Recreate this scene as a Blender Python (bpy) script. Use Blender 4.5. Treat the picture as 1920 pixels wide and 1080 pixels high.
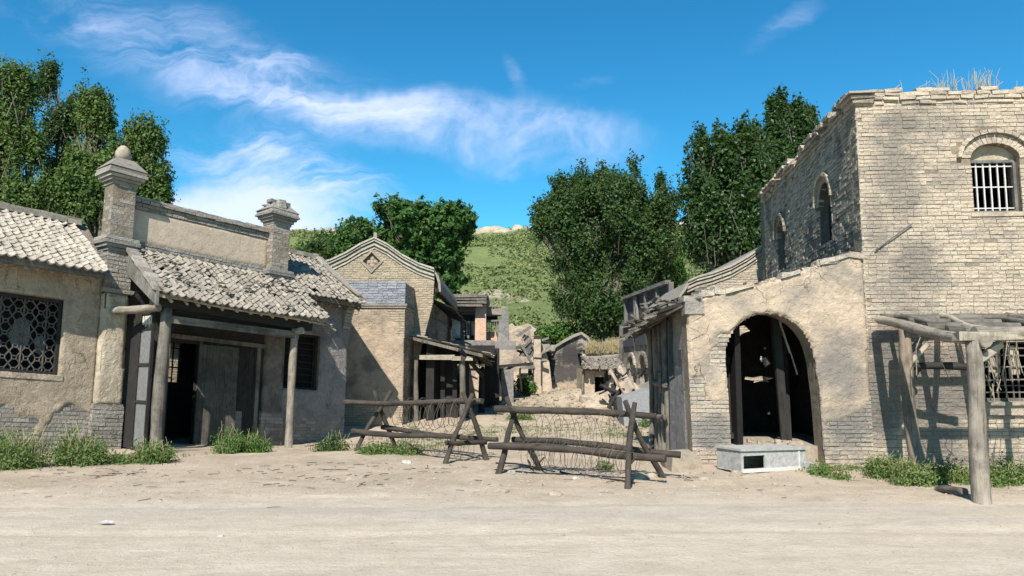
import bpy, bmesh, math, random
import numpy as np
from mathutils import Vector as V3, noise, Matrix
from mathutils.geometry import tessellate_polygon
R = math.radians
random.seed(7); rng = np.random.default_rng(7)
for o in list(bpy.data.objects): bpy.data.objects.remove(o)
SC = bpy.context.scene
COL = SC.collection

# ------------------------------------------------------------------ camera
F = 1450.0; PITCH = R(6.2); EYE = 1.6
cd = bpy.data.cameras.new('camera'); cam = bpy.data.objects.new('camera', cd); COL.objects.link(cam)
cam.location = (0, 0, EYE); cam.rotation_euler = (R(90) + PITCH, 0, 0)
cd.sensor_width = 36; cd.lens = 36 * F / 1920; cd.clip_end = 3000; cd.clip_start = .05
SC.camera = cam
# ------------------------------------------------------------------ light
LDIR = V3((.2, 1.0, -1.0)).normalized()           # the way sunlight travels
sd = bpy.data.lights.new('sun', 'SUN'); sun = bpy.data.objects.new('sun', sd); COL.objects.link(sun)
sd.energy = 5.0; sd.angle = R(.5); sd.color = (1, .945, .855)
sun.rotation_euler = LDIR.to_track_quat('-Z', 'Y').to_euler(); sun.location = (-10, -30, 40)
SC.view_settings.view_transform = 'Standard'; SC.view_settings.look = 'None'
SC.view_settings.exposure = .7; SC.view_settings.gamma = 1
SC.render.engine = 'CYCLES'
W = bpy.data.worlds.new('World'); SC.world = W; W.use_nodes = True

class NT:
    def __init__(s, tree): s.t = tree; s.n = tree.nodes; s.l = tree.links
    def new(s, typ, **k):
        n = s.n.new(typ)
        for a, b in k.items(): setattr(n, a, b)
        return n
    def link(s, a, b): s.l.new(a, b)
    def setin(s, n, i, v):
        if v is None: return
        if hasattr(v, 'links') or isinstance(v, bpy.types.NodeSocket): s.l.new(v, n.inputs[i])
        else:
            if isinstance(v, tuple) and len(v) == 3 and n.inputs[i].type == 'RGBA': v = v + (1,)
            n.inputs[i].default_value = v
    def math(s, op, a, b=0.0, c=None, clamp=False):
        n = s.new('ShaderNodeMath', operation=op, use_clamp=clamp); s.setin(n, 0, a); s.setin(n, 1, b)
        if c is not None: s.setin(n, 2, c)
        return n.outputs[0]
    def vmath(s, op, a, b=None, out=0, scale=None):
        n = s.new('ShaderNodeVectorMath', operation=op); s.setin(n, 0, a); s.setin(n, 1, b)
        if scale is not None: s.setin(n, 3, scale)
        return n.outputs[out]
    def noise(s, vec, scale, detail=4, rough=.55, dist=0, col=False):
        n = s.new('ShaderNodeTexNoise'); s.setin(n, 'Vector', vec)
        n.inputs['Scale'].default_value = scale; n.inputs['Detail'].default_value = detail
        n.inputs['Roughness'].default_value = rough; n.inputs['Distortion'].default_value = dist
        return n.outputs['Color' if col else 'Fac']
    def mapr(s, v, a, b, c=0.0, d=1.0, smooth=False):
        n = s.new('ShaderNodeMapRange'); n.interpolation_type = 'SMOOTHSTEP' if smooth else 'LINEAR'
        s.setin(n, 0, v); s.setin(n, 1, a); s.setin(n, 2, b); s.setin(n, 3, c); s.setin(n, 4, d); return n.outputs[0]
    def mix(s, f, a, b, mode='MIX'):
        n = s.new('ShaderNodeMix', data_type='RGBA', blend_type=mode)
        s.setin(n, 0, f); s.setin(n, 6, a); s.setin(n, 7, b); return n.outputs[2]
    def bump(s, h, st=.5, d=.02, nrm=None):
        n = s.new('ShaderNodeBump'); s.setin(n, 'Height', h); n.inputs['Strength'].default_value = st
        n.inputs['Distance'].default_value = d
        if nrm is not None: s.link(nrm, n.inputs['Normal'])
        return n.outputs[0]
    def mapping(s, vec, scale=(1, 1, 1), rot=(0, 0, 0), loc=(0, 0, 0)):
        n = s.new('ShaderNodeMapping'); s.setin(n, 0, vec)
        n.inputs['Scale'].default_value = scale; n.inputs['Rotation'].default_value = rot; n.inputs['Location'].default_value = loc
        return n.outputs[0]

# ---- sky: Nishita + thin cirrus in direction space
def build_world():
    t = NT(W.node_tree); t.n.clear()
    out = t.new('ShaderNodeOutputWorld'); bg = t.new('ShaderNodeBackground')
    sky = t.new('ShaderNodeTexSky'); sky.sky_type = 'NISHITA'; sky.sun_disc = False
    sky.sun_elevation = R(44.5); sky.sun_rotation = R(191.3); sky.air_density = 1.0; sky.dust_density = .3; sky.ozone_density = 3.0
    sky.altitude = 900
    hs = t.new('ShaderNodeHueSaturation'); hs.inputs['Saturation'].default_value = 1.3; hs.inputs['Value'].default_value = 1.0
    t.link(sky.outputs[0], hs.inputs['Color'])
    tc = t.new('ShaderNodeTexCoord'); dirv = tc.outputs['Generated']
    sep = t.new('ShaderNodeSeparateXYZ'); t.link(dirv, sep.inputs[0])
    y = t.math('MAXIMUM', sep.outputs[1], .05)
    a = t.math('DIVIDE', sep.outputs[0], y); b = t.math('DIVIDE', sep.outputs[2], y)   # tangent coordinates towards north
    cb = t.new('ShaderNodeCombineXYZ'); t.link(a, cb.inputs[0]); t.link(b, cb.inputs[1])
    P = cb.outputs[0]
    wn = t.noise(P, 3.2, 5, .6, 0, True)
    off = t.vmath('SCALE', t.vmath('SUBTRACT', wn, (.5, .5, .5)), None, scale=.16)
    Pw = t.vmath('ADD', P, off)
    fib = t.noise(t.mapping(Pw, (2.2, 9, 1), (0, 0, R(16))), 2.2, 8, .62, .6)
    puff = t.noise(Pw, 7, 7, .6, .2)
    def px(x, yy):
        aa = (x - 960) / F; bb = (540 - yy) / F; dy = math.cos(PITCH) - bb * math.sin(PITCH)
        return aa / dy, (math.sin(PITCH) + bb * math.cos(PITCH)) / dy
    def blob(cx, cy, rx, ry, ang, amt, tex=fib, lo=.38, hi=.72):
        c = px(cx, cy)
        q = t.vmath('SUBTRACT', Pw, (c[0], c[1], 0))
        n = t.new('ShaderNodeVectorRotate', rotation_type='Z_AXIS'); t.link(q, n.inputs[0]); n.inputs['Angle'].default_value = R(ang)
        q = t.vmath('MULTIPLY', n.outputs[0], (F / rx, F / ry, 0))
        ln = t.vmath('LENGTH', q, None, 1)
        m = t.mapr(ln, 1.0, .15, 0, 1, True)
        return t.math('MULTIPLY', t.math('MULTIPLY', m, t.mapr(tex, lo, hi)), amt)
    bl = [blob(330, 110, 560, 140, 24, 1.0, fib, .3, .85), blob(640, 200, 480, 120, 12, .7, fib, .3, .75), blob(800, 245, 380, 95, 8, .75, puff, .3, .68),
          blob(1075, 250, 240, 95, 12, .85, puff, .28, .66), blob(480, 310, 340, 80, 14, .85, fib, .3, .7), blob(450, 400, 330, 85, 3, 1.35, puff, .25, .5),
          blob(640, 350, 260, 60, 20, .6), blob(970, 135, 75, 34, 65, .55, fib, .3, .75), blob(1460, 45, 150, 42, -32, .5, fib, .3, .75),
          blob(1110, 155, 90, 28, -15, .4), blob(80, 40, 300, 60, 20, .3), blob(1010, 320, 240, 40, -4, .45), blob(300, 440, 700, 50, 0, .5, puff, .25, .6),
          blob(1700, 470, 500, 60, 0, .4, puff, .3, .6)]
    m = bl[0]
    for k in bl[1:]: m = t.math('ADD', m, k)
    m = t.math('MULTIPLY', t.mapr(m, .03, 1.25, 0, .85, True), t.mapr(sep.outputs[1], .05, .3))
    tint = t.mix(1.0, hs.outputs[0], (.98, 1.92, 1.72), 'MULTIPLY')
    colr = t.mix(m, tint, (9.8, 10.6, 14.2))
    t.link(colr, bg.inputs[0]); bg.inputs[1].default_value = .061; t.link(bg.outputs[0], out.inputs[0])
build_world()

# ------------------------------------------------------------------ pixel helpers (photograph 1920x1080 -> world)
SP, CP = math.sin(PITCH), math.cos(PITCH)
def ray(px, py):
    a = (px - 960) / F; b = (540 - py) / F
    return V3((a, CP - b * SP, SP + b * CP))
def G(px, py, z=0.0):
    r = ray(px, py); t = (z - EYE) / r.z; return V3((r.x * t, r.y * t, z))
def D(px, py, y):
    r = ray(px, py); t = y / r.y; return V3((r.x * t, y, EYE + r.z * t))

# ------------------------------------------------------------------ mesh builder
class MB:
    def __init__(s): s.v = []; s.f = []; s.m = []; s.uv = []; s.sm = []
    def add(s, vs, fs, m=0, uv=None, sm=False):
        b = len(s.v); s.v.extend([tuple(p) for p in vs])
        for i, f in enumerate(fs):
            s.f.append([b + j for j in f]); s.m.append(m); s.uv.append(uv[i] if uv else None); s.sm.append(sm)
    def merge(s, o, moff=0):
        b = len(s.v); s.v.extend(o.v); s.f.extend([[b + j for j in f] for f in o.f]); s.m.extend([i + moff for i in o.m]); s.uv.extend(o.uv); s.sm.extend(o.sm)
    def hexa(s, c, m=0, j=0.0, cap=True):       # c: 8 corners, bottom 4 then top 4
        if j: c = [V3(p) + V3((random.uniform(-j, j), random.uniform(-j, j), random.uniform(-j, j))) for p in c]
        s.add(c, [(0, 3, 2, 1), (4, 5, 6, 7), (0, 1, 5, 4), (1, 2, 6, 5), (2, 3, 7, 6), (3, 0, 4, 7)], m)
    def box(s, fr, u0, u1, v0, v1, w0, w1, m=0, j=0.0):
        P = fr.p
        s.hexa([P(u0, v0, w0), P(u1, v0, w0), P(u1, v1, w0), P(u0, v1, w0), P(u0, v0, w1), P(u1, v0, w1), P(u1, v1, w1), P(u0, v1, w1)], m, j)
    def taper(s, fr, a, w0, b, w1, m=0, j=0.0):  # a,b = (u0,u1,v0,v1)
        P = fr.p
        s.hexa([P(a[0], a[2], w0), P(a[1], a[2], w0), P(a[1], a[3], w0), P(a[0], a[3], w0), P(b[0], b[2], w1), P(b[1], b[2], w1), P(b[1], b[3], w1), P(b[0], b[3], w1)], m, j)
    def beam(s, p, q, w, h, m=0, up=(0, 0, 1), j=0.0):
        p = V3(p); q = V3(q); d = (q - p); L = d.length; d.normalize(); up = V3(up)
        if abs(d.dot(up)) > .98: up = V3((1, 0, 0))
        x = d.cross(up).normalized(); y = x.cross(d).normalized()
        c = []
        for e in (p, q):
            for a, b in ((-1, -1), (1, -1), (1, 1), (-1, 1)):
                c.append(e + x * a * w / 2 + y * b * h / 2 + V3((random.uniform(-j, j), random.uniform(-j, j), random.uniform(-j, j))))
        fs = [(0, 3, 2, 1), (4, 5, 6, 7), (0, 1, 5, 4), (1, 2, 6, 5), (2, 3, 7, 6), (3, 0, 4, 7)]
        o = random.random() * 9
        uv = [[(o, o), (o, o + .1), (o + .1, o + .1), (o + .1, o)], [(o, o), (o, o + .1), (o + .1, o + .1), (o + .1, o)]]
        for k in range(4):
            ww = w if k % 2 == 0 else h; a = o + k * .3
            uv.append([(a, o), (a + ww, o), (a + ww, o + L), (a, o + L)])
        s.add(c, fs, m, uv)
    def tube(s, pts, rad, n=8, m=0, cap=True, wob=0.0, sm=True):
        pts = [V3(p) for p in pts]
        if not hasattr(rad, '__len__'): rad = [rad] * len(pts)
        vs = []; uvs = []; L = 0; o = random.random() * 9
        up = None
        for i, p in enumerate(pts):
            d = (pts[min(i + 1, len(pts) - 1)] - pts[max(i - 1, 0)]).normalized()
            if up is None or abs(up.dot(d)) > .95:
                up = V3((0, 0, 1)) if abs(d.z) < .9 else V3((1, 0, 0))
            x = d.cross(up).normalized(); y = x.cross(d).normalized(); up = y
            if i: L += (p - pts[i - 1]).length
            for k in range(n):
                a = 2 * math.pi * k / n; r = rad[i] * (1 + (random.uniform(-wob, wob) if wob else 0))
                vs.append(p + x * math.cos(a) * r + y * math.sin(a) * r)
            uvs.append(L)
        fs = []; uv = []
        per = 2 * math.pi * max(rad[0], .001)
        for i in range(len(pts) - 1):
            for k in range(n):
                fs.append((i * n + k, i * n + (k + 1) % n, (i + 1) * n + (k + 1) % n, (i + 1) * n + k))
                a0, a1 = o + per * k / n, o + per * (k + 1) / n
                uv.append([(a0, uvs[i]), (a1, uvs[i]), (a1, uvs[i + 1]), (a0, uvs[i + 1])])
        s.add(vs, fs, m, uv, sm)
        if cap and n > 3:
            b = len(s.v) - len(vs)
            for base in (b, b + (len(pts) - 1) * n):
                s.f.append([base + k for k in range(n)]); s.m.append(m); s.uv.append([(o + .01 * k, o) for k in range(n)]); s.sm.append(False)
    def log(s, p, q, r0, r1=None, n=9, m=0, bend=.02, seg=6, wob=.09):
        p = V3(p); q = V3(q); r1 = r0 if r1 is None else r1; L = (q - p).length
        pts = []; rs = []; o1 = random.uniform(0, 6); o2 = random.uniform(0, 6)
        for i in range(seg + 1):
            t = i / seg; e = math.sin(t * math.pi) * bend * L
            pts.append(p.lerp(q, t) + V3((math.sin(o1 + t * 3) * e, math.cos(o2 + t * 4) * e, math.sin(o2 + t * 2.3) * e)))
            rs.append(r0 + (r1 - r0) * t)
        rs = [r * random.uniform(.93, 1.07) for r in rs]
        s.tube(pts, rs, n, m, True, wob)

def weld_mesh(name, mb, mats, off=(0, 0, 0)):
    me = bpy.data.meshes.new(name)
    ox, oy, oz = off
    me.from_pydata([(x - ox, y - oy, z - oz) for x, y, z in mb.v], [], mb.f)
    for m in (mats if isinstance(mats, (list, tuple)) else [mats]): me.materials.append(m)
    me.polygons.foreach_set('material_index', mb.m)
    me.polygons.foreach_set('use_smooth', mb.sm)
    uvl = me.uv_layers.new(name='UVMap')
    buf = np.zeros(len(me.loops) * 2, dtype=np.float32)
    k = 0
    for f, uv in zip(mb.f, mb.uv):
        if uv is None:
            a, b, c = mb.v[f[0]], mb.v[f[1]], mb.v[f[2]]
            e1 = (b[0] - a[0], b[1] - a[1], b[2] - a[2]); e2 = (c[0] - b[0], c[1] - b[1], c[2] - b[2])
            nx = e1[1] * e2[2] - e1[2] * e2[1]; ny = e1[2] * e2[0] - e1[0] * e2[2]; nz = e1[0] * e2[1] - e1[1] * e2[0]
            l = math.sqrt(nx * nx + ny * ny + nz * nz) or 1
            if abs(nz) / l > .75:
                for i in f: buf[k] = mb.v[i][0]; buf[k + 1] = mb.v[i][1]; k += 2
            else:
                h = math.hypot(nx, ny) or 1; tx, ty = -ny / h, nx / h
                for i in f: p = mb.v[i]; buf[k] = p[0] * tx + p[1] * ty; buf[k + 1] = p[2]; k += 2
        else:
            for q in uv: buf[k] = q[0]; buf[k + 1] = q[1]; k += 2
    uvl.data.foreach_set('uv', buf)
    me.update()
    return me
def split_part(name, mb, mats, parent, label=None):     # every loose piece becomes a part of its own
    par = list(range(len(mb.v)))
    def find(a):
        while par[a] != a: par[a] = par[par[a]]; a = par[a]
        return a
    for f in mb.f:
        r0 = find(f[0])
        for i in f[1:]: par[find(i)] = r0
    grp = {}
    for k, f in enumerate(mb.f): grp.setdefault(find(f[0]), []).append(k)
    for ks in list(grp.values())[:90]:
        mp = {}; m = MB()
        for k in ks:
            for i in mb.f[k]:
                if i not in mp: mp[i] = len(m.v); m.v.append(mb.v[i])
            m.f.append([mp[i] for i in mb.f[k]]); m.m.append(mb.m[k]); m.uv.append(mb.uv[k]); m.sm.append(mb.sm[k])
        part(name, m, mats, parent, label)
def wloc(o):
    v = V3(o.location)
    while o.parent: o = o.parent; v += o.location
    return v
def tag(o, label=None, cat=None, group=None, kind=None):
    if label: o['label'] = label
    if cat: o['category'] = cat
    if group: o['group'] = group
    if kind: o['kind'] = kind
    return o
def thing(name, label, cat, loc, group=None):
    o = bpy.data.objects.new(name, None); COL.objects.link(o); o.location = loc; o.empty_display_size = .3
    return tag(o, label, cat, group)
def part(name, mb, mats, parent, label=None):
    o = bpy.data.objects.new(name, weld_mesh(name, mb, mats, wloc(parent))); COL.objects.link(o); o.parent = parent
    if label: o['label'] = label
    return o
def single(name, mb, mats, label=None, cat=None, group=None, kind=None, loc=None):
    if loc is None:
        a = np.array(mb.v); loc = ((a[:, 0].min() + a[:, 0].max()) / 2, (a[:, 1].min() + a[:, 1].max()) / 2, a[:, 2].min())
    o = bpy.data.objects.new(name, weld_mesh(name, mb, mats, loc)); o.location = loc; COL.objects.link(o)
    return tag(o, label, cat, group, kind)
class Fr:
    def __init__(s, O, U, Vv, Ww=(0, 0, 1)): s.O = V3(O); s.U = V3(U); s.V = V3(Vv); s.W = V3(Ww)
    def p(s, u, v, w): return s.O + s.U * u + s.V * v + s.W * w
    def sub(s, u, v, w): return Fr(s.p(u, v, w), s.U, s.V, s.W)
    def turn(s, u, v, w, sgn=1):    # a frame whose u runs along -V (back) and outward is +-U
        return Fr(s.p(u, v, w), -s.V, s.U * sgn, s.W)
WORLD = Fr((0, 0, 0), (1, 0, 0), (0, -1, 0))      # u = x, v = towards the camera, w = z

def inside(polys, U, Wd):
    r = np.zeros(U.shape, bool)
    for poly in polys:
        n = len(poly)
        for i in range(n):
            x0, y0 = poly[i]; x1, y1 = poly[(i + 1) % n]
            if y0 == y1: continue
            c = ((y0 > Wd) != (y1 > Wd)) & (U < (x1 - x0) * (Wd - y0) / (y1 - y0) + x0)
            r ^= c
    return r
def slab(mb, fr, outer, holes=(), th=.3, m=0, v=0.0):
    loops = [outer] + list(holes)
    tri = tessellate_polygon([[V3((a, b, 0)) for a, b in l] for l in loops])
    pts = [q for l in loops for q in l]
    mb.add([fr.p(a, v, b) for a, b in pts], tri, m); mb.add([fr.p(a, v - th, b) for a, b in pts], tri, m)
    for l in loops:
        n = len(l)
        for i in range(n):
            a, b = l[i], l[(i + 1) % n]
            mb.add([fr.p(a[0], v, a[1]), fr.p(b[0], v, b[1]), fr.p(b[0], v - th, b[1]), fr.p(a[0], v - th, a[1])], [(0, 1, 2, 3)], m)
def bricks(mb, fr, outer, holes=(), ch=.07, bl=.26, v=0.0, proud=.014, jit=.006, miss=.008, m=1, ext=.012, keep=None, gap=.011, sag=0.0):
    ws = [q[1] for q in outer]; w = min(ws); row = 0; top = max(ws); loops = [outer] + list(holes)
    while w + ch * .6 < top:
        mid = w + ch / 2; xs = []
        for l in loops:
            n = len(l)
            for i in range(n):
                (x0, y0), (x1, y1) = l[i], l[(i + 1) % n]
                if (y0 > mid) != (y1 > mid): xs.append((x1 - x0) * (mid - y0) / (y1 - y0) + x0)
        xs.sort()
        for i in range(0, len(xs) - 1, 2):
            a, b = xs[i] - ext, xs[i + 1] + ext
            if b - a < .05: continue
            u = a - (bl * .5 if row % 2 else 0) - random.uniform(0, .04)
            while u < b - .02:
                L = bl * random.choice((1, 1, 1, .5, .97, 1.05)); u1 = u + L
                s0, s1 = max(u, a), min(u1, b)
                if b - s1 < .05: s1 = b
                if s1 - s0 > .03 and random.random() > miss and (keep is None or keep((s0 + s1) / 2, mid)):
                    e = proud + random.uniform(-jit, jit); g = gap / 2; dw = random.uniform(-.004, .004)
                    h = ch - gap + random.uniform(-.004, .003)
                    c = [fr.p(s0 + g, v - .02, w + dw + g), fr.p(s1 - g, v - .02, w + dw + g), fr.p(s1 - g, v + e, w + dw + g), fr.p(s0 + g, v + e, w + dw + g),
                         fr.p(s0 + g, v - .02, w + dw + g + h), fr.p(s1 - g, v - .02, w + dw + g + h), fr.p(s1 - g, v + e, w + dw + g + h), fr.p(s0 + g, v + e, w + dw + g + h)]
                    j = .0026
                    c = [p + V3((random.uniform(-j, j), random.uniform(-j, j), random.uniform(-j, j))) for p in c]
                    mb.add(c, [(3, 2, 6, 7), (0, 1, 2, 3), (4, 5, 6, 7), (0, 3, 7, 4), (1, 2, 6, 5)], m)
                u = u1
        w += ch; row += 1
def plaster(mb, fr, outer, holes=(), cell=.045, mask=None, off=.03, v=0.0, rough=.008, m=2, seed=0.0):
    ws = [q[1] for q in outer]; us = [q[0] for q in outer]
    u0, w0 = min(us), min(ws); nu = int((max(us) - u0) / cell) + 2; nw = int((max(ws) - w0) / cell) + 2
    ug = u0 + np.arange(nu) * cell; wg = w0 + np.arange(nw) * cell
    ok = inside([outer] + list(holes), *np.meshgrid(ug[:-1] + cell / 2, wg[:-1] + cell / 2))
    idx = {}
    cnt = np.zeros((nw, nu), int)
    cnt[:-1, :-1] += ok; cnt[1:, :-1] += ok; cnt[:-1, 1:] += ok; cnt[1:, 1:] += ok
    vs = []; fs = []
    def vid(i, j):
        k = (i, j)
        if k not in idx:
            u, w = ug[j], wg[i]
            q = V3((u * 1.3 + seed, w * 1.3, seed)); d = off + rough * (noise.noise(q * 3) + .7 * noise.noise(q * 9)) + .012 * noise.noise(q * .8)
            if mask:
                k2 = mask(u, w); t = min(1, max(0, k2 * 6 + .5)); d = d * t - .03 * (1 - t)
            if cnt[i, j] < 4: d = -.012
            ju = cell * .25 * noise.noise(q * 20); jw = cell * .25 * noise.noise(q * 20 + V3((5, 5, 5)))
            idx[k] = len(vs); vs.append(fr.p(u + ju, v + d, w + jw))
        return idx[k]
    for i in range(nw - 1):
        for j in range(nu - 1):
            if ok[i, j]: fs.append((vid(i, j), vid(i, j + 1), vid(i + 1, j + 1), vid(i + 1, j)))
    if fs: mb.add(vs, fs, m, None, True)
def nz(u, w, s=1.0, o=0.0): return noise.noise(V3((u * s + o, w * s - o, o * .7))) + .5 * noise.noise(V3((u * s * 2.3 + o, w * s * 2.3, o)))
def tiles(mb, O, U, S, width, length, tw=.17, row=.15, m=0, jit=1.0, miss=.01, depth=.05, sag=0.0):
    # U along the eave, S down the slope; concave-up tiles laid from the ridge to the eave
    U = V3(U).normalized(); S = V3(S).normalized(); N = U.cross(S).normalized()
    if N.z < 0: N = -N
    O = V3(O); nc = int(width / tw); nr = int(length / row)
    for c in range(nc):
        cj = random.uniform(-.01, .01) * jit
        for r in range(nr + 1):
            if random.random() < miss: continue
            uc = (c + .5) * tw + cj + random.uniform(-.012, .012) * jit; sv = r * row + random.uniform(-.015, .015) * jit
            if r == nr: sv += random.uniform(0, .04) * jit
            sg = -sag * math.sin(math.pi * uc / width) * (r / nr)
            yaw = random.uniform(-.07, .07) * jit; roll = random.uniform(-.1, .1) * jit; lift = random.uniform(0, .012) * jit
            half = tw * .56; L = row * 1.5; K = 6; vs = []
            for e, (ss, hh) in enumerate(((0, 0.0), (L, .03), (L, .012))):
                for k in range(K + 1):
                    q = k / K * 2 - 1; x = q * half * (1.0 if e else .9)
                    hgt = depth * q * q + hh + lift + roll * x
                    vs.append(O + U * (uc + x - yaw * ss) + S * (sv + ss + yaw * x) + N * (hgt + sg)) if e < 2 else vs.append(O + U * (uc + x - yaw * ss) + S * (sv + ss + yaw * x) + N * (hgt + sg - .012))
            fs = []
            for e in (0, 1):
                for k in range(K): a = e * (K + 1) + k; fs.append((a, a + 1, a + K + 2, a + K + 1))
            mb.add(vs, fs, m)

# ------------------------------------------------------------------ materials
def newmat(name):
    mt = bpy.data.materials.new(name); mt.use_nodes = True; t = NT(mt.node_tree); t.n.clear()
    out = t.new('ShaderNodeOutputMaterial'); b = t.new('ShaderNodeBsdfPrincipled'); t.link(b.outputs[0], out.inputs[0])
    b.inputs['Roughness'].default_value = .9
    if 'Specular IOR Level' in b.inputs: b.inputs['Specular IOR Level'].default_value = .25
    return mt, t, b, out
def stained(t, col, pos, soot_or_shade, blobs, scale=.7, amt=.6, thr=(.52, .68)):
    n1 = t.noise(pos, scale, 5, .65, .3)
    k = t.math('MULTIPLY', t.mapr(n1, thr[0], thr[1], 0, 1, True), amt)
    wob = t.math('MULTIPLY', t.math('SUBTRACT', t.noise(pos, 2.2, 5, .65), .5), 1.5)
    for (c, r, a) in blobs:
        dv = t.vmath('SUBTRACT', pos, tuple(c))
        if isinstance(r, tuple): dv = t.vmath('MULTIPLY', dv, tuple(1 / q for q in r)); rr = 1.0
        else: dv = t.vmath('SCALE', dv, None, scale=1 / r); rr = 1.0
        d = t.math('ADD', t.vmath('LENGTH', dv, None, 1), wob)
        k = t.math('MAXIMUM', k, t.mapr(d, 1.15, .35, 0, a, True))
    return t.mix(k, col, soot_or_shade)
def m_brick(name, c1, c2, c3, blobs=(), soot_or_shade=(.055, .055, .058), amt=.5, thr=(.52, .7), scale=.6, dust=.25):
    mt, t, b, out = newmat(name)
    g = t.new('ShaderNodeNewGeometry'); pos = g.outputs['Position']; ri = g.outputs['Random Per Island']
    col = t.mix(t.mapr(ri, 0, .7), c1, c2)
    col = t.mix(t.mapr(ri, .8, .97), col, c3)
    n = t.noise(pos, 9, 5, .7)
    col = t.mix(t.mapr(n, .35, .75, 0, dust), col, tuple(min(1, q * 1.35) for q in c1))
    col = stained(t, col, pos, soot_or_shade, blobs, scale, amt, thr)
    n4 = t.noise(pos, 17, 6, .8); col = t.mix(t.mapr(n4, .57, .69, 0, .45), col, tuple(q * .3 for q in c2))
    n2 = t.noise(pos, 30, 4, .7)
    col = t.mix(t.mapr(n2, .3, .7, .35, 0), col, tuple(q * .55 for q in c2), 'MIX')
    t.link(col, b.inputs['Base Color'])
    h = t.math('ADD', t.noise(pos, 60, 4, .7), t.math('MULTIPLY', t.noise(pos, 14, 3, .6), 2.4))
    t.link(t.bump(h, 1.0, .02), b.inputs['Normal']); return mt
def m_plaster(name, c1, c2, blobs=(), soot_or_shade=(.07, .065, .06), amt=.4, thr=(.52, .72), scale=.8, crack=.5, rough=1.0, straw=True):
    mt, t, b, out = newmat(name)
    g = t.new('ShaderNodeNewGeometry'); pos = g.outputs['Position']
    n = t.noise(pos, 1.7, 6, .65, .4); col = t.mix(t.mapr(n, .35, .65, 0, 1, True), c1, c2)
    n3 = t.noise(pos, 11, 5, .7); col = t.mix(t.mapr(n3, .5, .72, 0, .55), col, tuple(q * .6 for q in c2))
    n4 = t.noise(pos, 5, 5, .7); col = t.mix(t.mapr(n4, .55, .75, 0, .4), col, tuple(min(.8, q * 1.35) for q in c1))
    n6 = t.noise(pos, 24, 6, .8); col = t.mix(t.mapr(n6, .55, .68, 0, .5 * min(1, rough)), col, tuple(q * .4 for q in c2))
    wp = t.vmath('ADD', pos, t.vmath('SCALE', t.noise(pos, 3.5, 4, .6, 0, True), None, scale=.35))
    vo = t.new('ShaderNodeTexVoronoi', feature='DISTANCE_TO_EDGE'); vo.inputs['Scale'].default_value = 2.6; t.link(wp, vo.inputs['Vector'])
    ck = t.math('MULTIPLY', t.mapr(vo.outputs['Distance'], .0, .018, 1, 0), t.mapr(t.noise(pos, 1.3, 2), .5, .6))
    ck = t.math('MULTIPLY', ck, crack)
    col = stained(t, col, pos, soot_or_shade, blobs, scale, amt, thr)
    col = t.mix(t.math('MULTIPLY', ck, .5), col, tuple(q * .3 for q in c2))
    t.link(col, b.inputs['Base Color'])
    h = t.math('ADD', t.math('MULTIPLY', t.noise(pos, 42, 5, .75), .6), t.math('MULTIPLY', t.noise(pos, 7, 5, .65, .6), 2.2))
    h = t.math('SUBTRACT', h, t.math('MULTIPLY', ck, 1.2))
    t.link(t.bump(h, .9 * rough, .025), b.inputs['Normal']); return mt
def m_wood(name, c1, c2, soot_or_shade=(.02, .02, .02), amt=0.0, thr=(.45, .6), rscale=1.0, knots=True):
    mt, t, b, out = newmat(name)
    g = t.new('ShaderNodeNewGeometry'); pos = g.outputs['Position']; ri = g.outputs['Random Per Island']
    uv = t.new('ShaderNodeUVMap'); uv.uv_map = 'UVMap'
    st = t.mapping(uv.outputs[0], (34 * rscale, 2.0, 1)); gr = t.noise(st, 1.0, 6, .7, .8)
    st2 = t.mapping(uv.outputs[0], (9 * rscale, .7, 1)); gr2 = t.noise(st2, 1.0, 4, .6, .5)
    col = t.mix(t.mapr(gr, .3, .7), c1, c2)
    col = t.mix(t.mapr(gr2, .45, .7, 0, .6), col, tuple(q * .45 for q in c2))
    col = t.mix(t.mapr(ri, 0, 1, 0, .5), col, tuple(q * .7 for q in c1))
    col = t.mix(t.mapr(gr, .56, .68, 0, .9), col, tuple(q * .2 for q in c2))
    col = t.mix(t.mapr(t.noise(pos, 7, 4, .7), .5, .66, 0, .55), col, tuple(q * .5 for q in c2))
    if amt: col = t.mix(t.math('MULTIPLY', t.mapr(t.noise(pos, 1.6, 5, .65), thr[0], thr[1], 0, 1, True), amt), col, soot_or_shade)
    t.link(col, b.inputs['Base Color'])
    t.link(t.bump(t.math('ADD', gr, t.math('MULTIPLY', gr2, .8)), .8, .012), b.inputs['Normal']); return mt
def m_tile(name, c1, c2, c3):
    mt, t, b, out = newmat(name)
    g = t.new('ShaderNodeNewGeometry'); pos = g.outputs['Position']; ri = g.outputs['Random Per Island']
    col = t.mix(t.mapr(ri, 0, .75), c1, c2); col = t.mix(t.mapr(ri, .82, .95), col, c3)
    col = t.mix(t.mapr(t.noise(pos, 13, 5, .7), .42, .7, 0, .7), col, tuple(q * .5 for q in c2))
    col = t.mix(t.mapr(t.noise(pos, 2, 4, .6), .55, .7, 0, .5), col, (.13, .12, .1))
    t.link(col, b.inputs['Base Color']); t.link(t.bump(t.noise(pos, 45, 4, .7), .6, .01), b.inputs['Normal']); return mt
def m_flat(name, c, rough=.85, n=.3, metal=0.0, scale=14):
    mt, t, b, out = newmat(name)
    g = t.new('ShaderNodeNewGeometry'); pos = g.outputs['Position']
    col = t.mix(t.mapr(t.noise(pos, scale, 5, .7), .3, .75, 0, 1), tuple(min(.85, q * (1 + n)) for q in c), tuple(q * (1 - n) for q in c))
    t.link(col, b.inputs['Base Color']); b.inputs['Roughness'].default_value = rough; b.inputs['Metallic'].default_value = metal
    t.link(t.bump(t.noise(pos, 40, 4, .7), .4, .008), b.inputs['Normal']); return mt
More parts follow.
